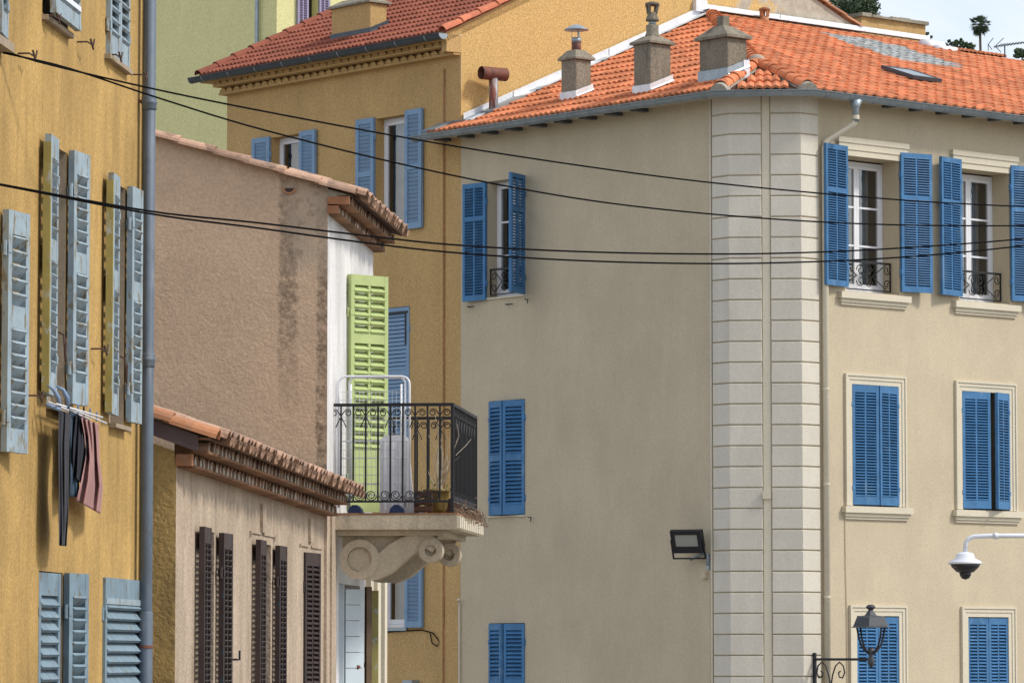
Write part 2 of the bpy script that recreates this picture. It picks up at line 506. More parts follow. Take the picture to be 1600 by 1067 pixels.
# ------------------------------------------------------------------ ground and hill
g = MB(); g.add([(-1500, -300, 0), (1500, -300, 0), (1500, 3000, 0), (-1500, 3000, 0)], [(0, 1, 2, 3)])
tag(g.obj('ground', M_['asphalt']), 'street surface far below the rooftops', kind='structure')
g = MB()
nx, ny = 40, 30
for j in range(ny):
    Y = 110 + (j / (ny - 1)) ** 1.5 * 1100
    for i in range(nx):
        X = -40 + i / (nx - 1) * 420
        t = min(1, max(0, (Y - 110) / 60))
        z = (6 + 0.1445 * Y - 3.0 - 3 * random.random()) * t - 1 * (1 - t)
        if Y > 950: z -= (Y - 950) * 0.2
        g.v.append((X, Y, z))
for j in range(ny - 1):
    for i in range(nx - 1):
        a = j * nx + i
        g.f.append((a, a + 1, a + nx + 1, a + nx))
tag(g.obj('hillside', M_['hill'], smooth=True), 'scrubby hillside behind the houses', kind='structure')

# ------------------------------------------------------------------ builders shared by the houses
def wall(parent, face, name, u0, u1, z0, z1, ops, mat, reveal=0.22, rmat=None, room=True):
    m = MB()
    us = sorted({u0, u1, *[x for o in ops for x in o[:2]]})
    zs = sorted({z0, z1, *[x for o in ops for x in o[2:4]]})
    for a, b in zip(us, us[1:]):
        for c, d in zip(zs, zs[1:]):
            mu, mz = (a + b) / 2, (c + d) / 2
            if any(o[0] < mu < o[1] and o[2] < mz < o[3] for o in ops): continue
            m.add([(a, 0, c), (b, 0, c), (b, 0, d), (a, 0, d)], [(0, 1, 2, 3)])
    o_ = place(name, m.mesh(name, mat), parent, face.M)
    for (a, b, c, d) in [o[:4] for o in ops]:
        j = MB(); r = reveal
        j.add([(a, 0, c), (a, r, c), (a, r, d), (a, 0, d)], [(0, 1, 2, 3)])
        j.add([(b, 0, c), (b, r, c), (b, r, d), (b, 0, d)], [(3, 2, 1, 0)])
        j.add([(a, 0, d), (a, r, d), (b, r, d), (b, 0, d)], [(0, 1, 2, 3)])
        j.add([(a, 0, c), (a, r, c), (b, r, c), (b, 0, c)], [(3, 2, 1, 0)])
        place('window_reveal', j.mesh('window_reveal', rmat or mat), o_, face.M)
        if room:
            k = MB(); e = 0.012; y0, y1 = r - 0.01, r + 1.6
            A, B, Cc, D = a - e, b + e, c - e, d + e
            k.add([(A, y0, Cc), (B, y0, Cc), (B, y0, D), (A, y0, D), (A, y1, Cc), (B, y1, Cc), (B, y1, D), (A, y1, D)],
                  [(4, 5, 6, 7), (0, 1, 5, 4), (1, 2, 6, 5), (2, 3, 7, 6), (3, 0, 4, 7)])
            place('room_interior', k.mesh('room_interior', M_['room']), o_, face.M)
    return o_

def window(parent, face, a, b, c, d, depth, rows=3, sashes=2, mat=None, curtain=True):
    mat = mat or M_['pvc']
    m = MB()
    e = 0.004
    a, b, c, d = a + e, b - e, c + e, d - e
    fo, fs = 0.055, 0.05
    y = depth
    m.box(a, a + fo, y, y + .06, c, d); m.box(b - fo, b, y, y + .06, c, d)
    m.box(a + fo, b - fo, y, y + .06, d - fo, d); m.box(a + fo, b - fo, y - .03, y + .06, c, c + fo)
    ia, ib, ic, id_ = a + fo + .004, b - fo - .004, c + fo + .004, d - fo - .004
    panes = []
    for s in range(sashes):
        x0 = ia + (ib - ia) * s / sashes; x1 = ia + (ib - ia) * (s + 1) / sashes
        if s: x0 += .003
        yy = y - .012
        m.box(x0, x0 + fs, yy, yy + .05, ic, id_); m.box(x1 - fs, x1, yy, yy + .05, ic, id_)
        m.box(x0 + fs, x1 - fs, yy, yy + .05, id_ - fs, id_); m.box(x0 + fs, x1 - fs, yy, yy + .05, ic, ic + fs + .02)
        for r in range(rows):
            za = ic + fs + .02 + (id_ - ic - 2 * fs - .02) * r / rows
            zb = ic + fs + .02 + (id_ - ic - 2 * fs - .02) * (r + 1) / rows
            if r: m.box(x0 + fs, x1 - fs, yy + .008, yy + .042, za - .014, za + .014)
            panes.append((x0 + fs - .01, x1 - fs + .01, za + (.013 if r else -.01), zb - (.013 if r < rows - 1 else -.01), yy + .025))
    win = m.obj('window', mat, parent, face.M)
    for (x0, x1, za, zb, yy) in panes:
        p = MB().add([(x0, yy, za), (x1, yy, za), (x1, yy, zb), (x0, yy, zb)], [(0, 1, 2, 3)])
        place('pane', p.mesh('pane', M_['glass']), win, face.M)
    if curtain:
        k = MB(); n = 24
        for side in (0, 1):
            base = len(k.v)
            wd = (ib - ia) * (.38 if side == 0 else .40)
            for i in range(n + 1):
                t = i / n
                x = (ia + wd * t) if side == 0 else (ib - wd * t)
                yy = y + .22 + .025 * math.sin(t * 26 + side)
                k.v += [(x, yy, c - .01), (x, yy, d + .005)]
            for i in range(n):
                q = base + 2 * i
                k.f.append((q, q + 2, q + 3, q + 1))
        place('curtain', k.mesh('curtain', M_['curtain'], True), win, face.M)
    return win

SLATS = {}
def slat_mesh(wd, dep, th, mat, name='slat'):  # shared between alike slats
    key = (round(wd, 3), dep, th, mat.name)
    if key not in SLATS:
        SLATS[key] = MB().box(0, wd, -dep / 2, dep / 2, -th / 2, th / 2).mesh(name, mat)
    return SLATS[key]

def shutter(parent, face, uh, z0, w_, h, theta, d0, mat, cols=1, mids=(0.5,), pitch=0.06, single=True, flip=False,
            t=0.048, th=.010, sw=0.05, top=0.07, bot=0.09, mid=0.07, tilt=38, dep=0.045, zvis=-99, hinge=True, edge=None, M=None, plank=False, label=None):
    """One shutter leaf hinged at u=uh; theta=0 stretches along +u, pi along -u. Slats are children."""
    if M is None: M = face.M @ T(uh, -d0, z0) @ Rz(theta)
    m = MB(); y = t / 2
    m.box(0, sw, -y, y, 0, h); m.box(w_ - sw, w_, -y, y, 0, h)
    rails = [(0, bot)] + [(h * k - mid / 2, h * k + mid / 2) for k in mids] + [(h - top, h)]
    for a, b in rails: m.box(sw, w_ - sw, -y + .002, y - .002, a, b)
    colx = [(sw, w_ - sw)] if cols == 1 else [(sw, w_ / 2 - sw * .32), (w_ / 2 + sw * .32, w_ - sw)]
    panels = [(rails[i][1], rails[i + 1][0]) for i in range(len(rails) - 1)]
    if cols == 2:
        for a, b in panels: m.box(w_ / 2 - sw * .32, w_ / 2 + sw * .32, -y + .004, y - .004, a, b)
    leaf = m.obj('shutter', mat, parent, M)
    if label: leaf['label'] = label
    if tilt < 65:                                   # slats overlap so that one cannot see straight through
        cover = max(.3 * pitch, pitch * 1.12 - th); tilt = math.degrees(math.atan2(cover, t + .012)); dep = round(cover / math.sin(R(tilt)), 4)
    ta = R(tilt) * (1 if not flip else -1)
    many = MB()
    for a, b in panels:
        n = max(1, int((b - a) / pitch))
        for k in range(n):
            z = a + (k + .5) * (b - a) / n
            for xa, xb in colx:
                Ml = T(xa, 0, z) @ Rx(ta + random.uniform(-.03, .03))
                if single:
                    if z0 + z < zvis: continue
                    place('slat', slat_mesh(xb - xa, dep, th, mat), leaf, M @ Ml)
                else:
                    many.box(0, xb - xa, -dep / 2, dep / 2, -th / 2, th / 2, Ml)
    if not single and many.v:
        o = place('louvre_slats', many.mesh('louvre_slats', mat), leaf, M)
        o['kind'] = 'stuff'
    if hinge:
        for zz in (.14, .84):
            k = MB().lathe([(.016, -.05), (.016, .05)], 8, T(-.012, 0, h * zz))
            k.box(-.01, sw * .8, -y - .005, -y - .001, h * zz - .03, h * zz + .03)
            k.box(-.01, sw * .8, y + .001, y + .005, h * zz - .03, h * zz + .03)
            k.obj('hinge', mat, leaf, M)
    return leaf

def surround(parent, face, a, b, c, d, mat, bw=.10, sides=True):
    """stepped moulding round an opening a..b, c..d"""
    m = MB()
    for (o0, o1, th) in ((0.0, bw * .45, .018), (bw * .45, bw * .8, .03), (bw * .8, bw, .045)):
        m.fbox(a - o1, b + o1, -.004, th, d + o0, d + o1)
        if sides:
            m.fbox(a - o1, a - o0, -.004, th, c, d + o0); m.fbox(b + o0, b + o1, -.004, th, c, d + o0)
    return m.obj('window_surround', mat, parent, face.M)

def sill(parent, face, a, b, z1, mat, th=.19, out=.12):
    m = MB()
    m.fbox(a, b, -.004, out, z1 - th * .5, z1)
    m.fbox(a + .03, b - .03, -.004, out - .035, z1 - th * .78, z1 - th * .5)
    m.fbox(a + .05, b - .05, -.004, out - .06, z1 - th, z1 - th * .78)
    return m.obj('sill', mat, parent, face.M)

def sweep(pts, normals, sec):
    """horizontal gutter along pts; normals one per segment; sec: list of (out, up)"""
    m = MB(); n = len(sec)
    for i, p in enumerate(pts):
        if i == 0: mv = normals[0]
        elif i == len(pts) - 1: mv = normals[-1]
        else:
            a, b = normals[i - 1], normals[i]
            mv = (a + b) / (1 + a.dot(b))
        for o, h in sec: m.v.append(tuple(Vector(p) + mv * o + ZV * h))
    for i in range(len(pts) - 1):
        for k in range(n - 1):
            m.f.append((i * n + k, i * n + k + 1, (i + 1) * n + k + 1, (i + 1) * n + k))
    return m

def half_round(r, n=8, lip=.012, th=.004):
    sec = [(math.cos(math.pi + math.pi * k / n) * -r, math.sin(math.pi + math.pi * k / n) * r) for k in range(n + 1)]
    # from outer rim (k=0 -> +r) under to the inner rim
    return [(r + lip, .006), (r + lip, -lip), (r, -lip)] + sec[1:-1] + [(-r, 0), (-r + th, 0)] + [(x * (1 - th / r), y + th) for x, y in sec[1:-1][::-1]] + [(r - th, -lip)]

def gutter_straps(parent, pts, normals, r, step, mat):
    for i, nn in enumerate(normals):
        a, b = Vector(pts[i]), Vector(pts[i + 1])
        L_ = (b - a).length; dr = (b - a) / L_
        k = int(L_ / step)
        for q in range(k + 1):
            s_ = (q + .5) * L_ / (k + 1)
            m = MB()
            arc = [(math.cos(t) * (r + .005), math.sin(t) * (r + .005)) for t in [math.pi * 2 - math.pi * j / 8 for j in range(9)]]
            for j in range(8):
                (o0, h0), (o1, h1) = arc[j], arc[j + 1]
                P = a + dr * s_
                m.add([P + nn * o0 + ZV * h0 - dr * .012, P + nn * o0 + ZV * h0 + dr * .012, P + nn * o1 + ZV * h1 + dr * .012, P + nn * o1 + ZV * h1 - dr * .012], [(0, 1, 2, 3)])
            m.obj('gutter_strap', mat, parent)

def tile_mesh(name, tw, L_, mat, amp=.028, lift=.03, waves=2, n=9, sharp=.8):
    m = MB()
    for i in range(n):
        x = tw * i / (n - 1)
        h = amp * (0.5 - 0.5 * math.cos(2 * math.pi * waves * i / (n - 1))) ** sharp
        m.v += [(x, 0, lift + h), (x, L_, h + .002), (x, 0.004, h * .75)]
    for i in range(n - 1):
        a = 3 * i
        m.f += [(a, a + 3, a + 4, a + 1), (a + 2, a + 5, a + 3, a)]
    m.f.append((1, 2, 0)); a = 3 * (n - 1); m.f.append((a, a + 2, a + 1))
    return m.mesh(name, mat)

class Roof:
    """Collects tile places over several planes of one roof; the 300 nearest in view become objects."""
    def __init__(s, part): s.part = part; s.items = []
    def field(s, o, ex, ey, ez, W_, L_, tw, pitch, inside, mesh, stagger=.5, mats=None):
        rows = int(L_ / pitch) + 1
        for j in range(rows):
            off = (j % 2) * stagger * tw
            for i in range(-1, int(W_ / tw) + 2):
                x, y = i * tw - off, j * pitch
                me = mesh
                if not inside(x + tw / 2, y + pitch * .4): continue
                if mats: me = mats(x + tw / 2, y + pitch / 2, mesh)
                if me is None: continue
                jx = random.gauss(0, .003); rot = random.gauss(0, .006)
                M = frame(o + ex * (x + jx) + ey * (y + random.gauss(0, .005)) + ez * random.uniform(0, .004), ex, ey, ez) @ Rz(rot)
                s.items.append((M, me))
    def build(s, limit, name='tile'):
        def key(it):
            P = it[0].translation; x, y = proj(P)
            inv = not (-20 < x < 1620 and -10 < y < 1080)
            return (inv, P.y)
        s.items.sort(key=key)
        for M, me in s.items[:limit]: place(name, me, s.part, M)
        rest = {}
        for M, me in s.items[limit:]: rest.setdefault(me.name, (me, []))[1].append(M)
        for me, Ms in rest.values():
            m = MB()
            vs = [v.co.copy() for v in me.vertices]; fs = [tuple(p.vertices) for p in me.polygons]
            for M in Ms: m.add([M @ v for v in vs], fs)
            o = place('distant_tiles', m.mesh('distant_tiles', me.materials[0]), s.part, I4)
            o['kind'] = 'stuff'

def canal_mesh(name, r, L_, mat, taper=.8, th=.014, n=6, up=True):
    """half round tile, axis along +y, hollow side down (or up)"""
    m = MB(); s_ = 1 if up else -1
    for (y, k) in ((0, 1.0), (L_, taper)):
        for rr in (r * k, r * k - th):
            for i in range(n + 1):
                a = math.pi * i / n
                m.v.append((-math.cos(a) * rr, y, s_ * math.sin(a) * rr * .9))
    N = n + 1
    for i in range(n):
        m.f += [(i, i + 1, 2 * N + i + 1, 2 * N + i), (N + i + 1, N + i, 3 * N + i, 3 * N + i + 1), (i + 1, i, N + i, N + i + 1), (2 * N + i, 2 * N + i + 1, 3 * N + i + 1, 3 * N + i)]
    m.f += [(0, 2 * N, 3 * N, N), (n, N + n, 3 * N + n, 2 * N + n)]
    return m.mesh(name, mat)

def genoise(parent, face, u0, u1, z0, courses, pitch, r, mat, fill, d_first=.0, step=.10, hgt=.115, plate=.026, sag=0.0, pmat=None):
    """courses under the eave: each a thin tile plate carrying half round tiles plugged with mortar"""
    me = canal_mesh('eave_tile', r, .20, mat, .97, .013, 6)
    n_ = 7
    plug = MB().prism([(-math.cos(math.pi * k / n_) * (r - .0135), math.sin(math.pi * k / n_) * (r - .0135) * .9) for k in range(n_ + 1)], .010, .18).mesh('mortar_plug', fill)
    base = face.M @ T(u0, 0, z0) @ Ry(sag) @ T(-u0, 0, -z0)
    z = z0; d = d_first
    for c in range(courses):
        d += step
        n = int((u1 - u0) / pitch)
        bed = MB().fbox(u0, u1, -.03, d - .13, z + plate, z + hgt - .001)
        bed.fbox(u0 - .01, u1 + .01, -.03, d + .004, z, z + plate)
        bedo = bed.obj('eave_course', pmat or mat, parent, base)
        for i in range(n):
            u = u0 + (i + .5) * (u1 - u0) / n
            M = base @ T(u, -d - random.uniform(-.008, .006), z + plate + .001) @ Rz(random.gauss(0, .03))
            place('eave_tile', me, bedo, M)
            place('mortar_plug', plug, bedo, M)
        z += hgt
    return z, d

def z_at(P, py):
    x, _ = proj(P)
    return at_depth(x, py, P.y).z

# ================================================================== BEIGE CORNER HOUSE
H = root('beige_corner_house', 'beige corner house with white quoins, mid blue shutters and bright orange tiled roof', 'house', (Q1.x + 1, Q1.y + 2, 0))
ZE = 14.33                      # eave height
bh = lambda px, py, d=0: BL.hit(px, py, d)
# --- left front
uA, uB = BL.u_at(762, 0, 380), BL.u_at(821, 0, 380)
opA = (uA, uB, 11.66, 13.50)
uC, uD = BL.u_at(765, 0, 710), BL.u_at(820, 0, 710)
zc1, zc0 = bh(792, 625)[1], bh(792, 805)[1]
opC = (uC, uD, zc0, zc1)
uE, uF_ = BL.u_at(765, 0, 1000), BL.u_at(820, 0, 1000)
zf1 = bh(792, 973)[1]
opE = (uE, uF_, zf1 - 1.82, zf1)
wall(H, BL, 'wall', UX, 0, 0, 14.42, [opA, opC, opE], M_['beige'], .24)
window(H, BL, *opA, .19, 3, 2)
lw = (uB - uA) / 2
shutter(H, BL, uA, 11.63, lw + .04, 1.86, math.pi + R(6), .035, M_['blue'], 2, (.70,), .045, False)
shutter(H, BL, uB, 11.66, lw + .02, 1.86, math.pi + R(112), .03, M_['blue'], 2, (.70,), .045, False, True)
for op, ang in ((opC, (12, 12)), (opE, (14, 9))):
    lw2 = (op[1] - op[0]) / 2 - .004
    h2 = op[3] - op[2] - .02
    shutter(H, BL, op[0], op[2] + .01, lw2, h2, -R(ang[0]), -.005, M_['blue'], 1, (.5,), .058, True, False, top=.10, bot=.15, mid=.10, zvis=5.6, tilt=48)
    shutter(H, BL, op[1], op[2] + .01, lw2, h2, math.pi + R(ang[1]), -.005, M_['blue'], 1, (.5,), .058, True, True, top=.10, bot=.15, mid=.10, zvis=5.6, tilt=48)
for op in (opA, opC):
    MB().fbox(op[0] - .02, op[1] + .03, -.02, .03, op[2] - .025, op[2] - .002).obj('sill', M_['trim'], H, BL.M)
# shutter stays under the windows
for (px, py) in ((735, 480), (795, 476), (825, 468), (830, 808)):
    u, z = bh(px, py)
    m = MB(); m.tube([(u, -.0, z), (u, -.07, z), (u + (.17 if px < 800 else .07), -.07, z - .005), (u + (.17 if px < 800 else .07), -.07, z - (.0 if px < 800 else .07))], .009, 5)
    m.obj('shutter_stay', M_['iron'], H, BL.M)

def spiral(cx, cz, r0, turns, a0, sgn=1, n=22, tail=None, y=0):
    pts = []
    for i in range(n + 1):
        t = i / n
        a = a0 + sgn * turns * 2 * math.pi * t
        r_ = r0 * (1 - .72 * t)
        pts.append((cx + math.cos(a) * r_, y, cz + math.sin(a) * r_))
    if tail: pts = tail + pts
    return pts

def window_rail(face, a, b, z, depth, h=.42):
    m = MB(); M = face.M
    m.box(a, b, depth - .014, depth + .014, z + h - .03, z + h)
    rail = m.obj('window_railing', M_['iron'], H, M)
    MB().box(a, b, depth - .009, depth + .009, z, z + .018).obj('bottom_bar', M_['iron'], rail, M)
    wd = b - a; c = (a + b) / 2; mz = z + h / 2
    r = h * .2
    for sx in (-1, 1):
        for sz in (-1, 1):
            k = MB(); k.tube(spiral(c + sx * r * .95, mz + sz * r * .9, r, 1.3, math.pi / 2 - sx * math.pi / 2 + math.pi * 0, sx * sz, 20, None, depth), .008, 5)
            k.tube([(c + sx * r * 1.9, depth, mz), (c + sx * (wd * .5 - .10), depth, mz + sz * h * .42)], .008, 5)
            k.tube(spiral(c + sx * (wd * .5 - .085), mz + sz * h * .24, .07, 1.2, -sx * 0 + (0 if sx > 0 else math.pi), -sx * sz, 16, None, depth), .008, 5)
            k.obj('scroll', M_['iron'], rail, M)
        k = MB(); k.box(c + sx * wd * .5 - (.016 if sx > 0 else 0), c + sx * wd * .5 + (0 if sx > 0 else .016), depth - .01, depth + .01, z + .018, z + h - .03)
        k.obj('upright', M_['iron'], rail, M)
window_rail(BL, uA + .02, uB - .02, 11.70, .04)

# --- right front
ru = lambda px, py=400: BR.u_at(px, 0, py)
upper = [(ru(1321), ru(1405)), (ru(1499), ru(1577))]
mids = [(ru(1331, 700), ru(1403, 700)), (ru(1503, 700), ru(1576, 700))]
lows = [(ru(1338, 1000), ru(1404, 1000)), (ru(1512, 1000), ru(1575, 1000))]
ops = [(a, b, 11.45, 13.47) for a, b in upper] + [(a, b, 8.27, 10.07) for a, b in mids] + [(a, b, 4.75, 6.645) for a, b in lows]
BRW = wall(H, BR, 'wall', 0, 9.0, 0, 14.42, ops, M_['beige'], .38)
for k, (a, b) in enumerate(upper):
    window(H, BR, a, b, 11.47, 13.45, .34, 3, 2)
    lwd = (b - a) / 2 - .02
    shutter(H, BR, a, 11.50, lwd, 2.10, math.pi + R(9), .04, M_['blue'], 2, (.68,), .036, False, dep=.036)
    shutter(H, BR, b, 11.50, lwd, 2.10, -R(13), .04, M_['blue'], 2, (.68,), .036, False, True, dep=.036)
    m = MB()
    for (o0, o1, th, z0, z1) in ((-.16, -.02, .03, 13.47, 13.56), (-.16, .02, .045, 13.56, 13.66), (-.18, .04, .06, 13.66, 13.74)):
        m.fbox(a + o0, b - o0, -.004, th, z0, z1)
    m.obj('window_head', M_['trim'], H, BR.M)
    sill(H, BR, a - .17, b + .17, 11.43, M_['trim'], .19, .09)
    window_rail(BR, a + .015, b - .015, 11.50, .17, .44)
for k, (a, b) in enumerate(mids):
    surround(H, BR, a, b, 8.27, 10.07, M_['trim'], .155)
    sill(H, BR, a - .22, b + .24, 8.26, M_['trim'], .19, .09)
    lwd = (b - a) / 2 - .004
    shutter(H, BR, a, 8.285, lwd, 1.775, -R((9, 12)[k]), .0, M_['blue'], 2, (), .042, False, top=.11, bot=.13, dep=.042)
    shutter(H, BR, b, 8.285, lwd, 1.775, math.pi + R((9, 22)[k]), .0, M_['blue'], 2, (), .042, False, True, top=.11, bot=.13, dep=.042)
for k, (a, b) in enumerate(lows):
    surround(H, BR, a, b, 4.75, 6.645, M_['trim'], .155)
    sill(H, BR, a - .22, b + .24, 4.74, M_['trim'], .20, .14)
    lwd = (b - a) / 2 - .004
    shutter(H, BR, a, 4.77, lwd, 1.86, -R(2), -.02, M_['blue'], 2, (), .048, False, top=.10, bot=.13, dep=.045)
    shutter(H, BR, b, 4.77, lwd, 1.86, math.pi + R(2), -.02, M_['blue'], 2, (), .048, False, True, top=.10, bot=.13, dep=.045)
# surface cable on the right front
u = ru(1320, 870)
MB().tube([(u, -.012, 8.05), (u + .004, -.012, 7.4), (u + .02, -.012, 6.8), (u + .03, -.012, 5.0)], .006, 5).obj('surface_cable', M_['beige'], H, BR.M)

# --- chamfered corner with quoin blocks
MB().add([(0, 0, 0), (CHW, 0, 0), (CHW, 0, 14.42), (0, 0, 14.42)], [(0, 1, 2, 3)]).obj('wall', M_['beige'], H, CH.M)
def off(face, u, d): P = face.P(u, d, 0); return (P.x, P.y)
def corner(P, n1, n2, d):
    mv = (n1 + n2) / (1 + n1.dot(n2)); Q = P + mv * d; return (Q.x, Q.y)
QL, QR = -.355, .355
qa, qb = .467, .60
d0, d1, c_ = -.01, .026, .009
def quoin_mesh(left, z0, z1):
    m = MB()
    def ring(d, e, z):
        if left:
            return [(*off(BL, QL + e, d), z), (*corner(Q1, BL.n, CH.n, d), z), (*off(CH, qa - e, d), z)]
        return [(*off(CH, qb + e, d), z), (*corner(Q2, CH.n, BR.n, d), z), (*off(BR, QR - e, d), z)]
    rings = [ring(d0, 0, z0), ring(d1 - c_, 0, z0), ring(d1, c_, z0 + c_), ring(d1, c_, z1 - c_), ring(d1 - c_, 0, z1), ring(d0, 0, z1)]
    for r_ in rings: m.v += r_
    for i in range(5):
        for k in range(2): m.f.append((3 * i + k, 3 * i + k + 1, 3 * i + k + 4, 3 * i + k + 3))
    m.f += [(0, 3, 6, 9, 12, 15), (2, 17, 14, 11, 8, 5)]
    return m
qm = {}
qp = .3062
for left in (True, False):
    qm[left] = quoin_mesh(left, 0, qp - .017).mesh('quoin_block', M_['quoin'])
k0 = int((14.02 - 3.5) / qp)
for k in range(k0 + 1):
    z = 14.02 - (k + 1) * qp + .0085
    for left in (True, False):
        place('quoin_block', qm[left], H, T(0, 0, z))
for left in (True, False):
    quoin_mesh(left, 14.03, 14.34).obj('quoin_block', M_['quoin'], H)
MB().fbox(qa + .012, qb - .012, -.005, .016, 3.4, 14.36).obj('pilaster_strip', M_['trim'], H, CH.M)
MB().fbox(qa - .0, qa + .12, .036, .07, 8.34, 8.46).obj('junction_box', M_['trim'], H, CH.M)
# conduit along the left edge of the quoins
MB().tube([(QL - .035, -.02, 3.5), (QL - .035, -.02, 14.3)], .016, 6).obj('conduit', M_['trim'], H, BL.M)
MB().tube([(QL - .07, -.012, 7.2), (QL - .07, -.012, 3.6)], .012, 6).obj('conduit', M_['beige'], H, BL.M)
u, z = bh(1107, 898)
MB().fbox(u - .10, u - .01, .0, .07, z - .05, z + .05).obj('junction_box', M_['beige'], H, BL.M)
# thin pipe at the far left edge of the front
u, z = bh(727, 940)
MB().tube([(u - .05, -.10, z + .04), (u - .09, -.05, z), (u - .11, -.03, z - .08), (u - .11, -.03, 4.5)], [.022, .022, .017, .017], 7).obj('conduit', M_['trim'], H, BL.M)

# --- roof planes
OV = .35
sL, sR = .43, .345
DOWNL, DOWNR = -BL.n, -BR.n          # inward = up-slope directions in plan
PL = BL.O + BL.n * OV + ZV * ZE
PR = BR.O + BR.n * OV + ZV * ZE
PC = CH.O + CH.n * OV + ZV * ZE
def solve_hip(z):                     # plan point where left and right planes both reach height z
    a = (z - ZE) / sL; b = (z - ZE) / sR
    # Q.n_L distance
    A = Matrix(((BL.n.x, BL.n.y), (BR.n.x, BR.n.y)))
    v = Vector((BL.n.dot(BL.O) + OV - a, BR.n.dot(BR.O) + OV - b))
    q = A.inverted() @ v
    return Vector((q.x, q.y, z))
ZT = 16.72
TOP = solve_hip(ZT)
# shift the ridge so that it ends on the ochre gable wall
APEX = solve_hip(14.93) + CHD * .12
dC = -(APEX - PC).dot(CH.n)
sC = (APEX.z - ZE) / dC
CL = Vector((*corner(Q1, BL.n, CH.n, OV), ZE)); CR = Vector((*corner(Q2, CH.n, BR.n, OV), ZE))
def slope_frame(P, face, s_):
    ex = face.u; up = (-face.n + ZV * s_).normalized(); ez = ex.cross(up)
    return ex, up, ez
exL, eyL, ezL = slope_frame(PL, BL, sL)
exR, eyR, ezR = slope_frame(PR, BR, sR)
exC, eyC, ezC = slope_frame(PC, CH, sC)
LS = math.sqrt(1 + sL * sL); RS = math.sqrt(1 + sR * sR)
UE = UX - .55                         # the eave runs a little past the party line
runR = (OG.O - PR).dot(-BR.n) - .02   # plan distance from right eave to the ochre gable
runL = (TOP - PL).dot(-BL.n)
deck = MB()
Lo = PL + BL.u * (UE - 0); 
e0 = PL + BL.u * UE
e1 = PL + BL.u * UX + (-BL.n) * .55 + ZV * .55 * sL
deck.add([e0, CL, APEX, TOP, OG.P((TOP - OG.O).dot(OG.u), .02, ZT), OG.P(.3, .02, ZE + (.3 + OV) * sL)], [tuple(range(6))])
rr = 13.5
deck.add([CR, PR + BR.u * rr, PR + BR.u * rr + (-BR.n) * (runR - .9) + ZV * (runR - .9) * sR, OG.P(10.8, .92, ZE + (runR - .9) * sR), OG.P(10.8, .02, ZE + runR * sR), OG.P((TOP - OG.O).dot(OG.u), .02, ZE + runR * sR), TOP, APEX], [tuple(range(8))])
deck.add([CL, CR, APEX], [(0, 1, 2)])
deck.v = [tuple(Vector(p) - ZV * .02) for p in deck.v]
ROOF = deck.obj('roof', M_['deck'], H)
# underside of the eaves
MB().add([BL.P(UE, OV - .02, ZE - .06), BL.P(0, OV - .02, ZE - .06) + BL.u * .14, BL.P(0, -.1, ZE - .06), BL.P(UE, -.1, ZE - .06)], [(0, 1, 2, 3)]).obj('eaves_soffit', M_['beige'], H)
MB().add([BR.P(0, OV - .02, ZE - .06) - BR.u * .14, BR.P(rr, OV - .02, ZE - .06), BR.P(rr, -.1, ZE - .06), BR.P(0, -.1, ZE - .06)], [(0, 1, 2, 3)]).obj('eaves_soffit', M_['beige'], H)
MB().add([Vector((CL.x, CL.y, ZE - .058)), Vector((CR.x, CR.y, ZE - .058)), Q2 + ZV * (ZE - .058), Q1 + ZV * (ZE - .058)], [(0, 1, 2, 3)]).obj('eaves_soffit', M_['beige'], H)
for k in range(9):
    u = UE + .25 + k * .58
    MB().fbox(u, u + .13, .06, OV - .03, ZE - .115, ZE - .062).obj('rafter_end', M_['darkgutter'], H, BL.M)
for k in range(14):
    u = 1.6 + k * .58
    MB().fbox(u, u + .10, .12, OV - .03, ZE - .105, ZE - .062).obj('rafter_end', M_['darkgutter'], H, BR.M)

TW, TP = .245, .385
tm = tile_mesh('tile', TW, TP * 1.12, M_['tile'], .032, .034)
TWR, TPR = .215, .325
tmr = tile_mesh('tile', TWR, TPR * 1.12, M_['tile'], .034, .026, 1, 9, 1.6)
tg_ = tile_mesh('tile', TWR, TPR * 1.12, M_['glass_tile'], .032, .03, 1, 9, 1.6)
RF = Roof(ROOF)
hipLx = lambda P: P
def insideL(x, y):
    P = PL + exL * x + eyL * y
    a = y / LS
    # hip side
    b = (PR - P).dot(BR.n)
    if a > (APEX - PL).dot(-BL.n):
        if b * sR < a * sL + .04: return False
    else:                              # left of the chamfer hip
        t = a / (APEX - PL).dot(-BL.n)
        if x > (CL - PL).dot(exL) * (1 - t) + (APEX - PL).dot(exL) * t - .10: return False
    if a < .45: return x > UE + .1 + a * .9
    return (P - OG.O).dot(OG.n) > .22 and y < runL * LS - .2
def insideR(x, y):
    P = PR + exR * x + eyR * y
    b = y / RS
    a = (PL - P).dot(BL.n)
    if b > (APEX - PR).dot(-BR.n):
        if a * sL < b * sR + .04: return False
    else:
        t = b / (APEX - PR).dot(-BR.n)
        if x < (CR - PR).dot(exR) * (1 - t) + (APEX - PR).dot(exR) * t + .10: return False
    return y < runR * RS - (.10 if (P - OG.O).dot(OG.u) < 10.8 else 1.0) and x < rr
def insideC(x, y):
    P = PC + exC * x + eyC * y
    t = (P.z - ZE) / (APEX.z - ZE)
    lo = (CL - PC).dot(exC) * (1 - t) + (APEX - PC).dot(exC) * t
    hi = (CR - PC).dot(exC) * (1 - t) + (APEX - PC).dot(exC) * t
    return lo + .13 < x < hi - .13 and t < .9
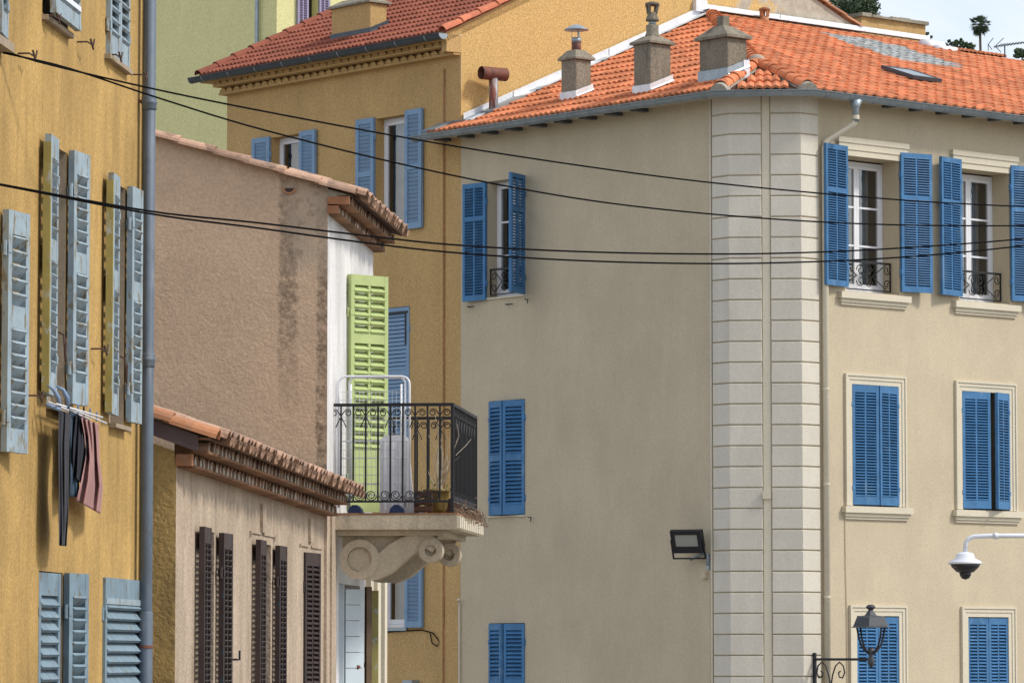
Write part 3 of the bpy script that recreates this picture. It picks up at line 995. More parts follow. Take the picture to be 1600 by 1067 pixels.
# glass tile strip and roof window on the right slope, found from where they show
def rxy(px, py):
    P = hit_plane(px, py, PR, ezR); return (P - PR).dot(exR), (P - PR).dot(eyR)
ga, gb = rxy(1276, 54), rxy(1505, 108)
gy0, gy1 = rxy(1505, 110)[1], rxy(1310, 56)[1]
ska, skb = rxy(1384, 104), rxy(1472, 126)
skx0, skx1 = rxy(1384, 104)[0], rxy(1472, 124)[0]
sky0 = rxy(1440, 120)[1]
GP = [rxy(*q) for q in ((1274, 53), (1395, 72), (1503, 107), (1496, 110), (1418, 100), (1345, 78))]
def inpoly(x, y, pts):
    c = False; n = len(pts)
    for i in range(n):
        x0, y0 = pts[i]; x1, y1 = pts[(i + 1) % n]
        if (y0 > y) != (y1 > y) and x < (x1 - x0) * (y - y0) / (y1 - y0) + x0: c = not c
    return c
SKP = [rxy(*q) for q in ((1384, 104), (1472, 122), (1472, 127), (1425, 119), (1394, 110))]
def matsR(x, y, mesh):
    if inpoly(x, y, GP): return tg_
    return mesh
RF.field(PL, exL, eyL, ezL, .8, runL * LS, TW, TP, insideL, tm) if False else None
o_ = PL + exL * (UE - .1)
RF.field(o_, exL, eyL, ezL, 9, runL * LS, TW, TP, lambda x, y: insideL(x + UE - .1, y), tm, .0)
RF.field(PR - exR * .6, exR, eyR, ezR, rr + .6, runR * RS, TWR, TPR, lambda x, y: insideR(x - .6, y), tmr, .5, lambda x, y, me: matsR(x - .6, y, me))
RF.field(PC - exC * .6, exC, eyC, ezC, 2.4, 3.0, TW, TP, lambda x, y: insideC(x - .6, y), tm, .5)
RF.build(300)

# ridge tiles along the hips
def ridge_line(parent, A, B, r, step, mat, L_=None, name='ridge_tile', over=1.15, drop=.0, endcap=None, taper=.86, lift=.02, bed_on=True):
    d = (B - A); n = max(1, int(d.length / step)); st = d.length / n; d.normalize()
    side = d.cross(ZV).normalized(); up = side.cross(d)
    me = canal_mesh(name, r, st * over, mat, taper, .016, 8)
    for k in range(n):
        P = A + d * (st * k) + up * (lift - drop)
        Mx = frame(P, side, d, up) @ Rx(-.035) @ Rz(random.gauss(0, .012)) @ Ry(random.gauss(0, .02))
        place(name, me, parent, Mx)
    bed = MB()
    bw = r * .95
    bed.add([A - side * bw - up * .05, A + side * bw - up * .05, B + side * bw - up * .05, B - side * bw - up * .05, A - side * bw * .55 + up * .05, A + side * bw * .55 + up * .05, B + side * bw * .55 + up * .05, B - side * bw * .55 + up * .05],
            [(0, 1, 5, 4), (1, 2, 6, 5), (2, 3, 7, 6), (3, 0, 4, 7), (4, 5, 6, 7)])
    if bed_on: bed.obj('ridge_mortar', M_['mortar'], parent)
    if endcap:
        m = MB(); pts = [(math.cos(math.pi * k / 8) * r * 1.12, math.sin(math.pi * k / 8) * r * 1.05) for k in range(9)]
        m.prism(pts, -.10, .05, frame(A - up * .03, side, d, up))
        m.obj('ridge_end_mortar', M_['mortar'], parent)
ridge_line(ROOF, CL + (APEX - CL) * .05, APEX, .12, .27, M_['tile'], endcap=True)
ridge_line(ROOF, CR + (APEX - CR) * .05, APEX, .12, .27, M_['tile'], endcap=True)
ridge_line(ROOF, APEX + (TOP - APEX) * .02, TOP, .125, .27, M_['tile'])
MB().lathe([(.02, .13), (.09, .10), (.14, .02), (.15, -.05)], 10, T(APEX.x, APEX.y, APEX.z + .02)).obj('ridge_end_mortar', M_['mortar'], ROOF, smooth=True)
# rusty sheet valley strips beside the chamfer hips
# flashing against the ochre gable
def flash_run(pts, wlow, mat, seg=1.05):
    for (A, B, nn, upv) in pts:
        d = B - A; n = max(1, round(d.length / seg)); d /= n
        for k in range(n):
            a, b = A + d * k, A + d * (k + 1) + d.normalized() * .015
            m = MB()
            o1 = nn * (.012 + .006 * (k % 2))
            for q in (a, b):
                m.v += [tuple(q + o1 + upv * .13), tuple(q + o1 * 2.2 + upv * .12), tuple(q + o1 * 2.2 + upv * .015), tuple(q + nn * wlow + upv * .02), tuple(q + nn * wlow)]
            for j in range(4): m.f.append((j, j + 1, j + 6, j + 5))
            m.obj('flashing_sheet', mat, ROOF)
topu = (TOP - OG.O).dot(OG.u)
A0 = OG.P(.02, .015, ZE + (OV + .02) * sL + .03); B0 = OG.P(topu, .015, ZT + .05)
upL = Vector((0, 0, 1))
flash_run([(A0, B0, OG.n, ZV)], .20, M_['zinc_light'])
B1 = OG.P(topu + .02, .016, ZE + runR * sR + .01); C1 = OG.P(10.75, .016, ZE + runR * sR + .01)
flash_run([(B1, C1, OG.n, ZV)], .22, M_['zinc_light'], 1.6)
MB().box(-.13, .13, -.03, .12, -.03, .17, frame(OG.P(topu - .02, .06, ZT + .12), OG.u, -OG.n, ZV)).obj('flashing_cap', M_['zinc_light'], ROOF)
# stepped soakers on the left verge
for k in range(4):
    y = k * TP
    a = y / LS
    if a < .45:
        P = PL + exL * (UE + .02 + a * .9) + eyL * y
    else: P = PL + exL * (UX + .05) + eyL * y
    MB().box(0, .34, .0, TP * 1.05, .01, .07, frame(P, exL, eyL, ezL)).obj('lead_soaker', M_['zinc'], ROOF)
for k in range(3, 15):
    y = k * TP
    P = PL + exL * (UX + .03) + eyL * y
    if k % 2: MB().box(.0, .26, .0, .20, .0, .055, frame(P, exL, eyL, ezL)).obj('lead_soaker', M_['zinc'], ROOF)
# roof window
m = MB()
cx, cy = (SKP[0][0] + SKP[1][0]) / 2, SKP[2][1]
skw, skh = .78, .98
Mk = frame(PR + exR * rxy(1388, 106)[0] + eyR * rxy(1470, 127)[1], exR, eyR, ezR)
SKW = rxy(1470, 124)[0] - rxy(1388, 106)[0]
skx = rxy(1470, 126); sk0 = rxy(1386, 106)
Mk = frame(PR + exR * sk0[0] + eyR * skx[1] + ezR * .06, exR, eyR, ezR)
wk, hk = max(.5, (skx[0] - sk0[0])), max(.5, sk0[1] - skx[1])
wk, hk = .66, .74
Pk = hit_plane(1470, 135, PR, ezR)
Mk = frame(Pk - exR * wk + ezR * .085, exR, eyR, ezR)
m.box(0, wk, 0, .045, -.03, .03); m.box(0, wk, hk - .045, hk, -.03, .03); m.box(0, .04, .045, hk - .045, -.03, .03); m.box(wk - .04, wk, .045, hk - .045, -.03, .03)
skyl = m.obj('roof_window', M_['darkgutter'], H, Mk)
MB().box(.038, wk - .038, .043, hk - .043, .0, .02).obj('pane', M_['zinc'], skyl, Mk)

# gutter
gr = .085
gpts = [PL + BL.u * (UE - .12) + BL.n * .07 - ZV * .03]
cl2 = Vector((*corner(Q1, BL.n, CH.n, OV + .07), ZE - .03)); cr2 = Vector((*corner(Q2, CH.n, BR.n, OV + .07), ZE - .03))
gpts += [cl2, cr2, PR + BR.u * rr + BR.n * .07 - ZV * .03]
gn = [BL.n, CH.n, BR.n]
GUT = sweep(gpts, gn, half_round(gr)).obj('gutter', M_['zinc'], H, smooth=True)
gutter_straps(GUT, gpts, gn, gr, .52, M_['zinc'])
m = MB(); pts = [(math.cos(math.pi + math.pi * k / 8) * gr, math.sin(math.pi + math.pi * k / 8) * gr) for k in range(9)]
m.prism(pts, -.004, .004, frame(gpts[0], BL.n, BL.u, ZV)); m.obj('gutter_end', M_['zinc'], GUT)
# downpipe from the gutter, cranked back to the wall beside the quoins
ud = BR.u_at(1337, OV + .07, 170)
ux = QR + .085
MB().lathe([(.10, .0), (.06, -.10), (.05, -.14), (.05, -.32)], 12, T(ud, -(OV + .07), ZE - .10)).obj('gutter_outlet', M_['zinc'], H, BR.M, smooth=True)
z0 = ZE - .36
pp = [(ud, -(OV + .07), z0 + .03), (ud, -(OV + .07), z0 - .04), (ud - .03, -(OV + .04), z0 - .10), (ux + .10, -.14, z0 - .28), (ux + .02, -.085, z0 - .34), (ux, -.07, z0 - .44), (ux, -.07, 3.5)]
dp = MB().tube(pp, .047, 10).obj('downpipe', M_['trim'], H, BR.M, smooth=True)
MB().lathe([(.056, 0), (.056, .06)], 12, T(ud, -(OV + .07), z0 - .02)).obj('pipe_collar', M_['trim'], dp, BR.M)
for z in (12.2, 9.95, 8.55, 6.9):
    MB().lathe([(.054, 0), (.054, .03)], 12, T(ux, -.07, z)).obj('pipe_collar', M_['trim'], dp, BR.M)

# chimneys
def stack(name, px, py, wl, wr, ytop, plane, mat, Mroot=None):
    P = hit_plane(px, py, *plane)
    zt = z_at(P, ytop)
    M = frame(P, uR, -uL, ZV)
    h = zt - P.z
    c = MB().cbox(0, wr, 0, wl, -.7, h, .012).obj(name, mat, H, M)
    return c, M, h
def hood(c, M, wl, wr, h, rise, o=.05, th=.06, mat=None, tw=.10):
    m = MB(); cx, cy = wr / 2, wl / 2
    m.box(-o, wr + o, -o, wl + o, h, h + th)
    b = [(-o, -o), (wr + o, -o), (wr + o, wl + o), (-o, wl + o)]
    t = [(cx - tw, cy - tw), (cx + tw, cy - tw), (cx + tw, cy + tw), (cx - tw, cy + tw)]
    m.add([(x, y, h + th) for x, y in b] + [(x, y, h + th + rise) for x, y in t], [(0, 1, 5, 4), (1, 2, 6, 5), (2, 3, 7, 6), (3, 0, 4, 7), (4, 5, 6, 7)])
    return m.obj('chimney_cap', mat or M_['concrete'], c, M)
def skirt(c, M, wl, wr, h=.16, mat=None, slope=sL):
    m = MB(); o = .022
    f = lambda x: slope * x
    # front (left) apron and the stepped side
    m.add([(-o, -o, -.10), (-o, wl + o, -.10), (-o, wl + o, h), (-o, -o, h)], [(0, 1, 2, 3)])
    m.add([(-o - .18, -o - .05, -.13), (-o - .18, wl + .06, -.13), (-o, wl + .02, -.03), (-o, -o, -.03)], [(0, 1, 2, 3)])
    m.add([(-o, -o, -.10), (wr + o, -o, f(wr) - .05), (wr + o, -o, f(wr) + h), (-o, -o, h)], [(0, 1, 2, 3)])
    m.add([(-o, -o - .012, h * .55), (wr + o, -o - .012, f(wr) + h * .55), (wr + o, -o - .03, f(wr) + h * .40), (-o, -o - .03, h * .40)], [(0, 1, 2, 3)])
    m.obj('chimney_flashing', mat or M_['zinc_light'], c, M)
LPLANE = (PL, ezL)
c, M, h = stack('chimney', 900, 158, .34, .32, 92, LPLANE, M_['concrete'])
hood(c, M, .34, .32, h, .13, .045, .03); skirt(c, M, .34, .32)
cx, cy = .16, .17
MB().lathe([(.075, h + .10), (.075, h + .30)], 12, M @ T(cx, cy, 0)).obj('flue', M_['rust'], c, smooth=True)
MB().lathe([(.078, h + .28), (.078, h + .36)], 12, M @ T(cx, cy, 0)).obj('flue', M_['zinc'], c, smooth=True)
for k in range(3):
    a = k * 2.1 + .4
    MB().box(-.012, .012, -.004, .004, h + .34, h + .50, M @ T(cx + .07 * math.cos(a), cy + .07 * math.sin(a), 0) @ Rz(a + 1.57)).obj('cowl_strut', M_['zinc'], c)
MB().lathe([(.20, h + .48), (.19, h + .49), (.10, h + .545), (.01, h + .575)], 16, M @ T(cx, cy, 0)).obj('cowl', M_['zinc'], c, smooth=True)
c, M, h = stack('chimney', 1016, 148, .36, .43, 67, LPLANE, M_['concrete'])
hood(c, M, .36, .43, h, .10, .05, .035); skirt(c, M, .36, .43)
cx, cy = .215, .18
m = MB().lathe([(.13, h + .10), (.11, h + .16), (.095, h + .20), (.10, h + .30), (.085, h + .31)], 12, M @ T(cx, cy, 0)); m.obj('chimney_pot', M_['concrete'], c, smooth=True)
MB().lathe([(.06, h + .30), (.06, h + .38)], 12, M @ T(cx, cy, 0)).obj('flue', M_['zinc'], c, smooth=True)
MB().lathe([(.105, h + .37), (.10, h + .40), (.075, h + .47), (.075, h + .50)], 12, M @ T(cx, cy, 0)).obj('chimney_pot', M_['concrete'], c, smooth=True)
for k in range(4):
    a = k * math.pi / 2 + .3
    m = MB(); m.tube([M @ Vector((cx + math.cos(a) * .075, cy + math.sin(a) * .075, h + .49)), M @ Vector((cx + math.cos(a) * .085, cy + math.sin(a) * .085, h + .56)), M @ Vector((cx + math.cos(a) * .10, cy + math.sin(a) * .10, h + .62))], .022, 6)
    m.obj('cowl_strut', M_['concrete'], c)
MB().lathe([(.115, h + .61), (.11, h + .645), (.05, h + .665)], 12, M @ T(cx, cy, 0)).obj('cowl', M_['concrete'], c, smooth=True)
c, M, h = stack('chimney', 1137, 127, .60, .40, 58, LPLANE, M_['concrete'])
hood(c, M, .60, .40, h, .17, .06, .04); skirt(c, M, .60, .40, .20, M_['zinc'])
MB().box(.13, .25, .22, .36, h + .18, h + .36, M).obj('chimney_pot', M_['concrete'], c)
MB().box(.30, .42, -.035, -.022, .02, .34, M).obj('flashing_sheet', M_['zinc_light'], c)
# T-shaped rusty flue by the wall
P = hit_plane(771, 176, *LPLANE)
M = frame(P, uR, -uL, ZV)
fl = MB().lathe([(.075, -.1), (.075, .56)], 14, M).obj('flue', M_['rustzinc'], H, smooth=True)
m = MB(); rr_ = .105; n = 14; hl = .235
axis = Vector((1, 0, 0))
for (r_, s0) in ((rr_, 1), (rr_ - .008, -1)):
    b = len(m.v)
    for x in (-hl, hl):
        for k in range(n):
            a = 2 * math.pi * k / n
            m.v.append((x, math.cos(a) * r_, math.sin(a) * r_))
    for k in range(n):
        q = (k + 1) % n
        m.f.append((b + k, b + q, b + n + q, b + n + k))
m.obj('flue_cowl', M_['rust'], fl, M @ T(0, 0, .62) @ Rz(R(-8)), smooth=True)
# small terracotta vent high on the right slope
P = OG.P(OG.hit(1192, 36, .3)[0], .34, ZE + (runR - .34) * sR)
v = MB().lathe([(.085, -.05), (.075, .05), (.07, .12)], 12, T(*P)).obj('roof_vent', M_['canal_cut'], H, smooth=True)
for k in range(5):
    a = k * 2 * math.pi / 5
    MB().box(-.018, .018, -.01, .01, .12, .23, T(*P) @ Rz(a) @ T(0, .072, 0)).obj('vent_post', M_['canal_cut'], v)
MB().lathe([(.095, .22), (.095, .25), (.04, .275)], 12, T(*P)).obj('vent_cap', M_['canal_cut'], v, smooth=True)
# vents at the far end of the ridge
for (px, py, r_) in ((1441, 70, .10), (1462, 76, .07)):
    P = at_depth(px, py, OG.P(10.6, .3, 0).y - .6)
    MB().tube([P, P + uR * .5], r_, 10).obj('vent_pipe', M_['zinc_light'], H, smooth=True)

# ================================================================== OCHRE HOUSE
H = root('ochre_house', 'ochre roughcast house with pale blue shutters, dark red tiles and sunlit gable', 'house', tuple(OG.P(-1.5, -3, 0)))
U0 = BL.u_at(355, 0, 150)
ou = lambda px, py=300: BL.u_at(px, 0, py)
zu0, zu1 = 12.90, 14.80
W1 = (ou(587, 260), ou(636, 260), zu0 + .02, zu1 - .02)
W0 = (ou(424, 240), ou(471, 240), zu0 + .02, zu1 - .06)
W2 = (ou(599, 560), ou(640, 560), 9.45, BL.hit(620, 480)[1])
zl1, zl0 = BL.hit(640, 830)[1], BL.hit(640, 980)[1]
W3 = (ou(590, 930), ou(636, 930), zl0, zl0 + 1.85)
wall(H, BL, 'wall', U0, UX - .002, 0, 15.62, [W0, W1, W2, W3], M_['ochre'], .22)
lw = .44
for W_ in (W0, W1, W3):
    window(H, BL, *W_, .17, 1, 1)
kw = dict(cols=1, mids=(.52,), pitch=.062, sw=.075, top=.09, bot=.10, mid=.09, tilt=70, dep=.058)
shutter(H, BL, W0[0], zu0, lw, 1.86, math.pi + R(5), .03, M_['skyblue'], **kw, zvis=14.0)
shutter(H, BL, W0[1], zu0, lw, 1.86, -R(2), .03, M_['skyblue'], flip=True, **kw, zvis=14.0)
shutter(H, BL, W1[0], zu0, lw, 1.90, math.pi + R(3), .03, M_['skyblue'], **kw)
shutter(H, BL, W1[1], zu0, lw, 1.93, -R(2), .03, M_['skyblue'], flip=True, **kw)
shutter(H, BL, W2[1], W2[2] + .01, W2[1] - W2[0] - .01, W2[3] - W2[2] - .02, math.pi, -.01, M_['skyblue'], flip=True, **kw)
m = MB(); hh = W2[3]
m.fbox(W2[0] + .06, W2[1] - .03, .014, .022, hh - .11, hh - .075); m.fbox(W2[1] - .10, W2[1] - .065, .014, .022, hh - .62, hh - .11)
m.obj('strap_hinge', M_['iron'], H, BL.M)
shutter(H, BL, W3[1], W3[2], lw, 1.85, -R(2), .03, M_['skyblue'], flip=True, **kw)
for W_ in (W1, W3):
    MB().fbox(W_[0] - .04, W_[1] + .03, -.02, .05, W_[2] - .05, W_[2] - .004).obj('sill', M_['zinc'], H, BL.M)
# painted conduit running the height of the front, near the corner
uc = ou(692, 500)
MB().fbox(uc - .035, uc + .035, -.004, .035, 4.2, 15.4).obj('conduit_cover', M_['ochre'], H, BL.M)
MB().fbox(uc + .045, uc + .06, -.004, .008, 4.2, 15.4).obj('conduit_cover', M_['canal_cut'], H, BL.M)
# loose cable below the lowest window
u, z = BL.hit(604, 987); u2, z2 = BL.hit(690, 1003)
m = MB(); m.tube([(u, -.02, z), (BL.u_at(660, 0, 985), -.02, z + .03), (BL.u_at(678, 0, 985), -.02, z - .02), (u2, -.03, z2), (u2 - .08, -.03, z2 - .06), (u2 - .2, -.03, z2 - .01), (u2 - .25, -.03, z2 + .14)], .010, 5)
m.obj('surface_cable', M_['cable'], H, BL.M)
u, z = BL.hit(648, 1062)
MB().box(-.12, .12, -.16, 0, -.25, .0, BL.M @ T(u, 0, z)).obj('meter_box', M_['zinc'], H)
# gable wall (sunlit) with bare patch material near its top right
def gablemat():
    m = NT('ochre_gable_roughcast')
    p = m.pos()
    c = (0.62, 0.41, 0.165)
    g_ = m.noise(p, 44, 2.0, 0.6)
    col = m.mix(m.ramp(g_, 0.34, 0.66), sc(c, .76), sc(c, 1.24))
    oc = m.n('ShaderNodeTexCoord').outputs['Object']
    sp = m.n('ShaderNodeSeparateXYZ'); m.l(oc, sp.inputs[0])
    mr = m.n('ShaderNodeMapRange'); mr.inputs['From Min'].default_value = 4.6; mr.inputs['From Max'].default_value = 7.6
    m.l(sp.outputs['X'], mr.inputs['Value'])
    big = m.noise(m.pos((1, 1, 1.2)), 1.5, 7, .7, .5)
    ad = m.n('ShaderNodeMath', operation='MULTIPLY_ADD'); m.l(mr.outputs[0], ad.inputs[0]); ad.inputs[1].default_value = .42; m.l(big, ad.inputs[2])
    f = m.ramp(ad.outputs[0], .74, .80)
    bare = m.mix(m.ramp(m.noise(p, 5, 6, .7), .3, .7), (.36, .31, .24), (.56, .51, .42))
    col = m.mix(f, col, bare)
    d = m.noise(m.pos((1.6, 1.6, 1.2)), .8, 6, .7)
    col = m.mix(m.ramp(d, .60, .72, (0, 0, 0), (.35,) * 3), col, (.28, .19, .10))
    m.bump(g_, .6, .012)
    return m.done(col, .92, 0, .15)
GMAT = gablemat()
sg = .477
zg0 = 15.97
gu, gz = 5.1, zg0 + .477 * 5.1
MB().add([(0, 0, 6), (9.0, 0, 6), (9.0, 0, gz - .381 * (9.0 - gu)), (gu, 0, gz + .06), (-.0, 0, zg0 + .03)], [(0, 1, 2, 3, 4)]).obj('gable_wall', GMAT, H, OG.M)
# corner return of the eaves course at the gable
MB().box(-.30, 0, .0, .12, 15.62, 15.90, OG.M @ T(0, -.0, 0)).obj('eaves_return', M_['ochre'], H)
up0, up1 = OG.u_at(1346, -.25, 40), OG.u_at(1446, -.25, 40)
zpp = OG.hit(1395, 33, -.25)[1]
MB().box(up0, up1, .25, .65, 15.5, zpp, OG.M).obj('parapet_wall', M_['ochre'], H)
m = MB()
for k in range(7):
    a = up0 - .03 + k * (up1 - up0 + .06) / 7
    m.box(a, a + .24, .2 + random.uniform(-.03, .03), .70, zpp, zpp + .03 + random.uniform(0, .04), OG.M)
m.obj('coping', M_['stone'], H)
# eaves: two painted courses of half round tiles, then gutter, then tiles
zz, dd = genoise(H, BL, U0 - .05, UX - .02, 15.585, 2, .19, .088, M_['ochre'], M_['ochre'], 0.02, .12, .125, .03)
OVo = .36
ZO = 15.90
PO = BL.O + BL.n * OVo + ZV * ZO
exO, eyO, ezO = slope_frame(PO, BL, sg)
UOL, UOR = U0 - .30, UX - .02
rl = 6.2
m = MB(); m.add([PO + exO * UOL - ezO * .02, PO + exO * UOR - ezO * .02, PO + exO * UOR + eyO * rl - ezO * .02, PO + exO * UOL + eyO * rl - ezO * .02], [(0, 1, 2, 3)])
ROOF = m.obj('roof', M_['deck'], H)
TW2, TP2 = .225, .34
tm2 = tile_mesh('tile', TW2, TP2 * 1.12, M_['tile_old'], .04, .04)
RF = Roof(ROOF)
CHP = hit_plane(578, 56, PO, ezO)
RF.field(PO + exO * UOL, exO, eyO, ezO, UOR - UOL, rl, TW2, TP2, lambda x, y: 0.05 < x < UOR - UOL - .02 and y < rl - .2, tm2, .0)
RF.build(300)
for ux_ in (UOL + .02, UOR + .04):
    A = PO + exO * ux_ - eyO * .03 + ezO * .03; B = PO + exO * ux_ + eyO * (rl if ux_ < UOR else 5.3) + ezO * .03
    ridge_line(ROOF, A, B, .10, .40, M_['tile_old'] if ux_ < UOR else tilemat('verge_terracotta', (.60, .20, .11), .15), name='verge_tile', bed_on=False)
    if ux_ > UOR: MB().box(-.10, .02, 0, 5.3, -.14, .03, frame(PO + exO * UOR, exO, eyO, ezO)).obj('verge_board', M_['ochre'], H)
MB().fbox(UOL, UOR, -.05, OVo - .01, ZO - .10, ZO - .05).obj('eaves_soffit', M_['ochre'], H, BL.M)
# right half of the gable: verge running down to the right
A = OG.P(9.05, .0, gz - .381 * (9.05 - gu) + .03); B = OG.P(gu, .0, gz + .03)
ridge_line(ROOF, A, B, .075, .40, M_['canal_cut'], name='verge_tile', bed_on=False)
gp = [PO + exO * (UOL - .12) + BL.n * .08 - ZV * .02, PO + exO * (UOR + .10) + BL.n * .08 - ZV * .02]
GUT = sweep(gp, [BL.n], half_round(.085)).obj('gutter', M_['darkgutter'], H, smooth=True)
gutter_straps(GUT, gp, [BL.n], .085, .75, M_['zinc'])
pts = [(math.cos(math.pi + math.pi * k / 8) * .09, math.sin(math.pi + math.pi * k / 8) * .09) for k in range(9)]
for q in gp:
    MB().prism(pts, -.006, .006, frame(q, BL.n, BL.u, ZV)).obj('gutter_end', M_['zinc'], GUT)
# broad chimney on the ochre roof
M = frame(CHP, uR, -uL, ZV)
h = z_at(CHP, 4) - CHP.z
c = MB().cbox(0, .36, 0, 1.02, -1.0, h, .012).obj('chimney', M_['ochre'], H, M)
MB().add([(-.05, -.05, h), (.42, -.05, h), (.42, 1.08, h), (-.05, 1.08, h), (-.05, -.05, h + .035), (.42, -.05, h + .035), (.42, 1.08, h + .035), (-.05, 1.08, h + .035), (.08, .2, h + .13), (.28, .2, h + .13), (.28, .85, h + .13), (.08, .85, h + .13)],
     [(0, 1, 5, 4), (1, 2, 6, 5), (2, 3, 7, 6), (3, 0, 4, 7), (4, 5, 9, 8), (5, 6, 10, 9), (6, 7, 11, 10), (7, 4, 8, 11), (8, 9, 10, 11), (3, 2, 1, 0)]).obj('chimney_cap', M_['stone'], c, M)
skirt(c, M, 1.02, .36, .13, M_['darkgutter'], sg)

# ================================================================== LIME GREEN HOUSE BEHIND
P0 = at_depth(432, 100, 86)
GL = Face((P0.x, P0.y), uL); GR = Face((P0.x, P0.y), uR)
H = root('lime_green_house', 'tall lime green house behind the ochre roof with purple shutters', 'house', tuple(P0 * 1.0 - ZV * P0.z))
wall(H, GL, 'wall', -18, 0, 0, 22, [], M_['lime'])
a, b = GR.u_at(480, 0, 20), GR.u_at(497, 0, 20)
z0 = GR.hit(485, 54)[1]
wall(H, GR, 'wall', 0, 5, 0, 22, [(a, b, z0, z0 + 1.9)], M_['lime'])
shutter(H, GR, a, z0, .30, 1.9, math.pi + R(3), .03, M_['purple'], 2, (.45,), .05, False, hinge=False)
shutter(H, GR, b, z0, .28, 1.9, -R(3), .03, M_['purple'], 2, (.45,), .05, False, True, hinge=False)
MB().fbox(a, b + .02, -.12, .06, z0 + 1.38, z0 + 1.50).obj('roller_blind_box', M_['pvc'], H, GR.M)
u = GL.u_at(406, 0, 60)
dp = MB().tube([(u, -.08, 6), (u, -.08, 21.5)], .045, 8).obj('downpipe', M_['zinc'], H, GL.M, smooth=True)
for z in (18.6, 20.2):
    MB().lathe([(.052, 0), (.052, .04)], 10, T(u, -.08, z)).obj('pipe_collar', M_['zinc'], dp, GL.M)

# ================================================================== LOW ROOF BEYOND THE RIDGE (right)
P0 = at_depth(1448, 66, 80); P1 = at_depth(1566, 88, 80)
RB = Face((P0.x, P0.y), uR)
L0 = RB.u_at(1563, 0, 84)
zr = RB.hit(1500, 75)[1]
H = root('rear_house', 'low roofed house just showing behind the bright orange roof ridge', 'house', tuple(RB.P(2, -2, 0)))
MB().add([(-1, 0, 0), (L0, 0, 0), (L0, 0, zr - .10), (-1, 0, zr - .10)], [(0, 1, 2, 3)]).obj('wall', M_['bareplaster'], H, RB.M)
ROOF = MB().add([RB.P(-1, .12, zr - .10), RB.P(L0 + .12, .12, zr - .10), RB.P(L0 + .12, -3, zr + .3), RB.P(-1, -3, zr + .3)], [(0, 1, 2, 3)]).obj('roof', M_['deck'], H)
exx = RB.u; eyy = (-RB.n + ZV * .13).normalized(); ezz = exx.cross(eyy)
RF = Roof(ROOF)
RF.field(RB.P(-1, .12, zr - .09), exx, eyy, ezz, L0 + 1.1, 2.4, .245, .385, lambda x, y: 0 < x < L0 + 1.0, tm, .5)
RF.build(300)
PW = at_depth(1560, 90, 74); PX = at_depth(1640, 110, 74)
m = MB().add([PW, PX, PX + Vector((0, 1.2, .05)), PW + Vector((0, 1.2, .12))], [(0, 1, 2, 3)])
m.obj('roof_light', M_['zinc_light'], H)
# television aerial
PA = at_depth(1570, 80, 79)
A_ = root('television_aerial', 'thin television aerial with many short rods against the sky', 'aerial', tuple(PA - ZV * 1.0))
MB().tube([PA - ZV * 1.0, PA - ZV * .0 + ZV * .12], .013, 6).obj('mast', M_['darkgutter'], A_)
b0 = at_depth(1553, 73, 79); b1 = at_depth(1608, 66, 78)
MB().tube([b0, b1], .010, 5).obj('boom', M_['darkgutter'], A_)
for k in range(11):
    t = .12 + .88 * k / 10
    P = b0.lerp(b1, t)
    MB().tube([P + Vector((-.10, -.1, -.06)) * (1 - .5 * t), P + Vector((.10, .1, .06)) * (1 - .5 * t)], .007, 5).obj('rod', M_['darkgutter'], A_)
for (x0, y0, x1, y1) in ((1555, 73, 1568, 60), (1555, 73, 1564, 82), (1544, 70, 1552, 60), (1544, 70, 1550, 78), (1544, 69, 1544, 80)):
    MB().tube([at_depth(x0, y0, 79), at_depth(x1, y1, 79)], .008, 5).obj('reflector', M_['darkgutter'], A_)

# ================================================================== TREES ON THE HILL
def leaf_crown(m, n, place_fn, size):
    for _ in range(n):
        P, s_ = place_fn()
        a = Vector((random.gauss(0, 1), random.gauss(0, 1), random.gauss(0, 1))).normalized()
        b = a.orthogonal().normalized(); c = a.cross(b)
        k = size * random.uniform(.5, 1.2) * s_
        m.add([P - b * k, P + c * k * .6, P + b * k, P - c * k * .6], [(0, 1, 2, 3)])
def clumps(cs, spread):
    def f():
        C_, r_ = random.choice(cs)
        v = Vector((random.gauss(0, 1), random.gauss(0, 1), random.gauss(0, 1))).normalized() * r_ * random.random() ** .4
        v.z *= .75
        return C_ + v, 1.0
    return f
def tree(name, label, cat, px, py, Y, wpx, hpx, mat, size, n, trunk_h, blobs, group=None):
    top = at_depth(px, py, Y); sc_ = Y / FPX
    W_, H_ = wpx * sc_, hpx * sc_
    base = top - ZV * (H_ + trunk_h)
    t = root(name, label, cat, tuple(base), group)
    m = MB()
    m.tube([base, base + Vector((.2, 0, trunk_h * .5)), top - ZV * H_ * .7], [W_ * .04, W_ * .032, W_ * .02], 7)
    cs = []
    for k in range(blobs):
        a = random.uniform(0, 6.28); r_ = W_ * .5 * random.uniform(.1, .82)
        zz_ = -H_ * random.uniform(.15, .85)
        fall = 1 - .45 * (r_ / (W_ * .5)) ** 2
        C_ = top + Vector((math.cos(a) * r_, math.sin(a) * r_, zz_ * fall - H_ * .12 * (1 - fall)))
        cs.append((C_, W_ * random.uniform(.06, .15)))
        if k % 3 == 0: m.tube([top - ZV * H_ * .9, C_], [W_ * .018, W_ * .006], 5)
    m.obj('trunk', M_['bark'], t)
    k = MB(); leaf_crown(k, n, clumps(cs, 1), size); k.obj('crown', mat, t)
    return t
tree('umbrella_pine', 'broad dark umbrella pine above the ochre gable', 'tree', 1333, -4, 420, 96, 36, M_['pine'], .17, 5200, 9, 34)
tree('hill_tree', 'dark bushy tree peeking out right of the ochre parapet', 'tree', 1450, 45, 300, 22, 34, M_['bush'], .13, 1500, 4, 12)
tree('hill_shrub', 'dark pointed shrub nearest the palm on the skyline', 'tree', 1494, 60, 520, 34, 24, M_['bush'], .2, 1500, 4, 30, 'shrubs on the skyline')
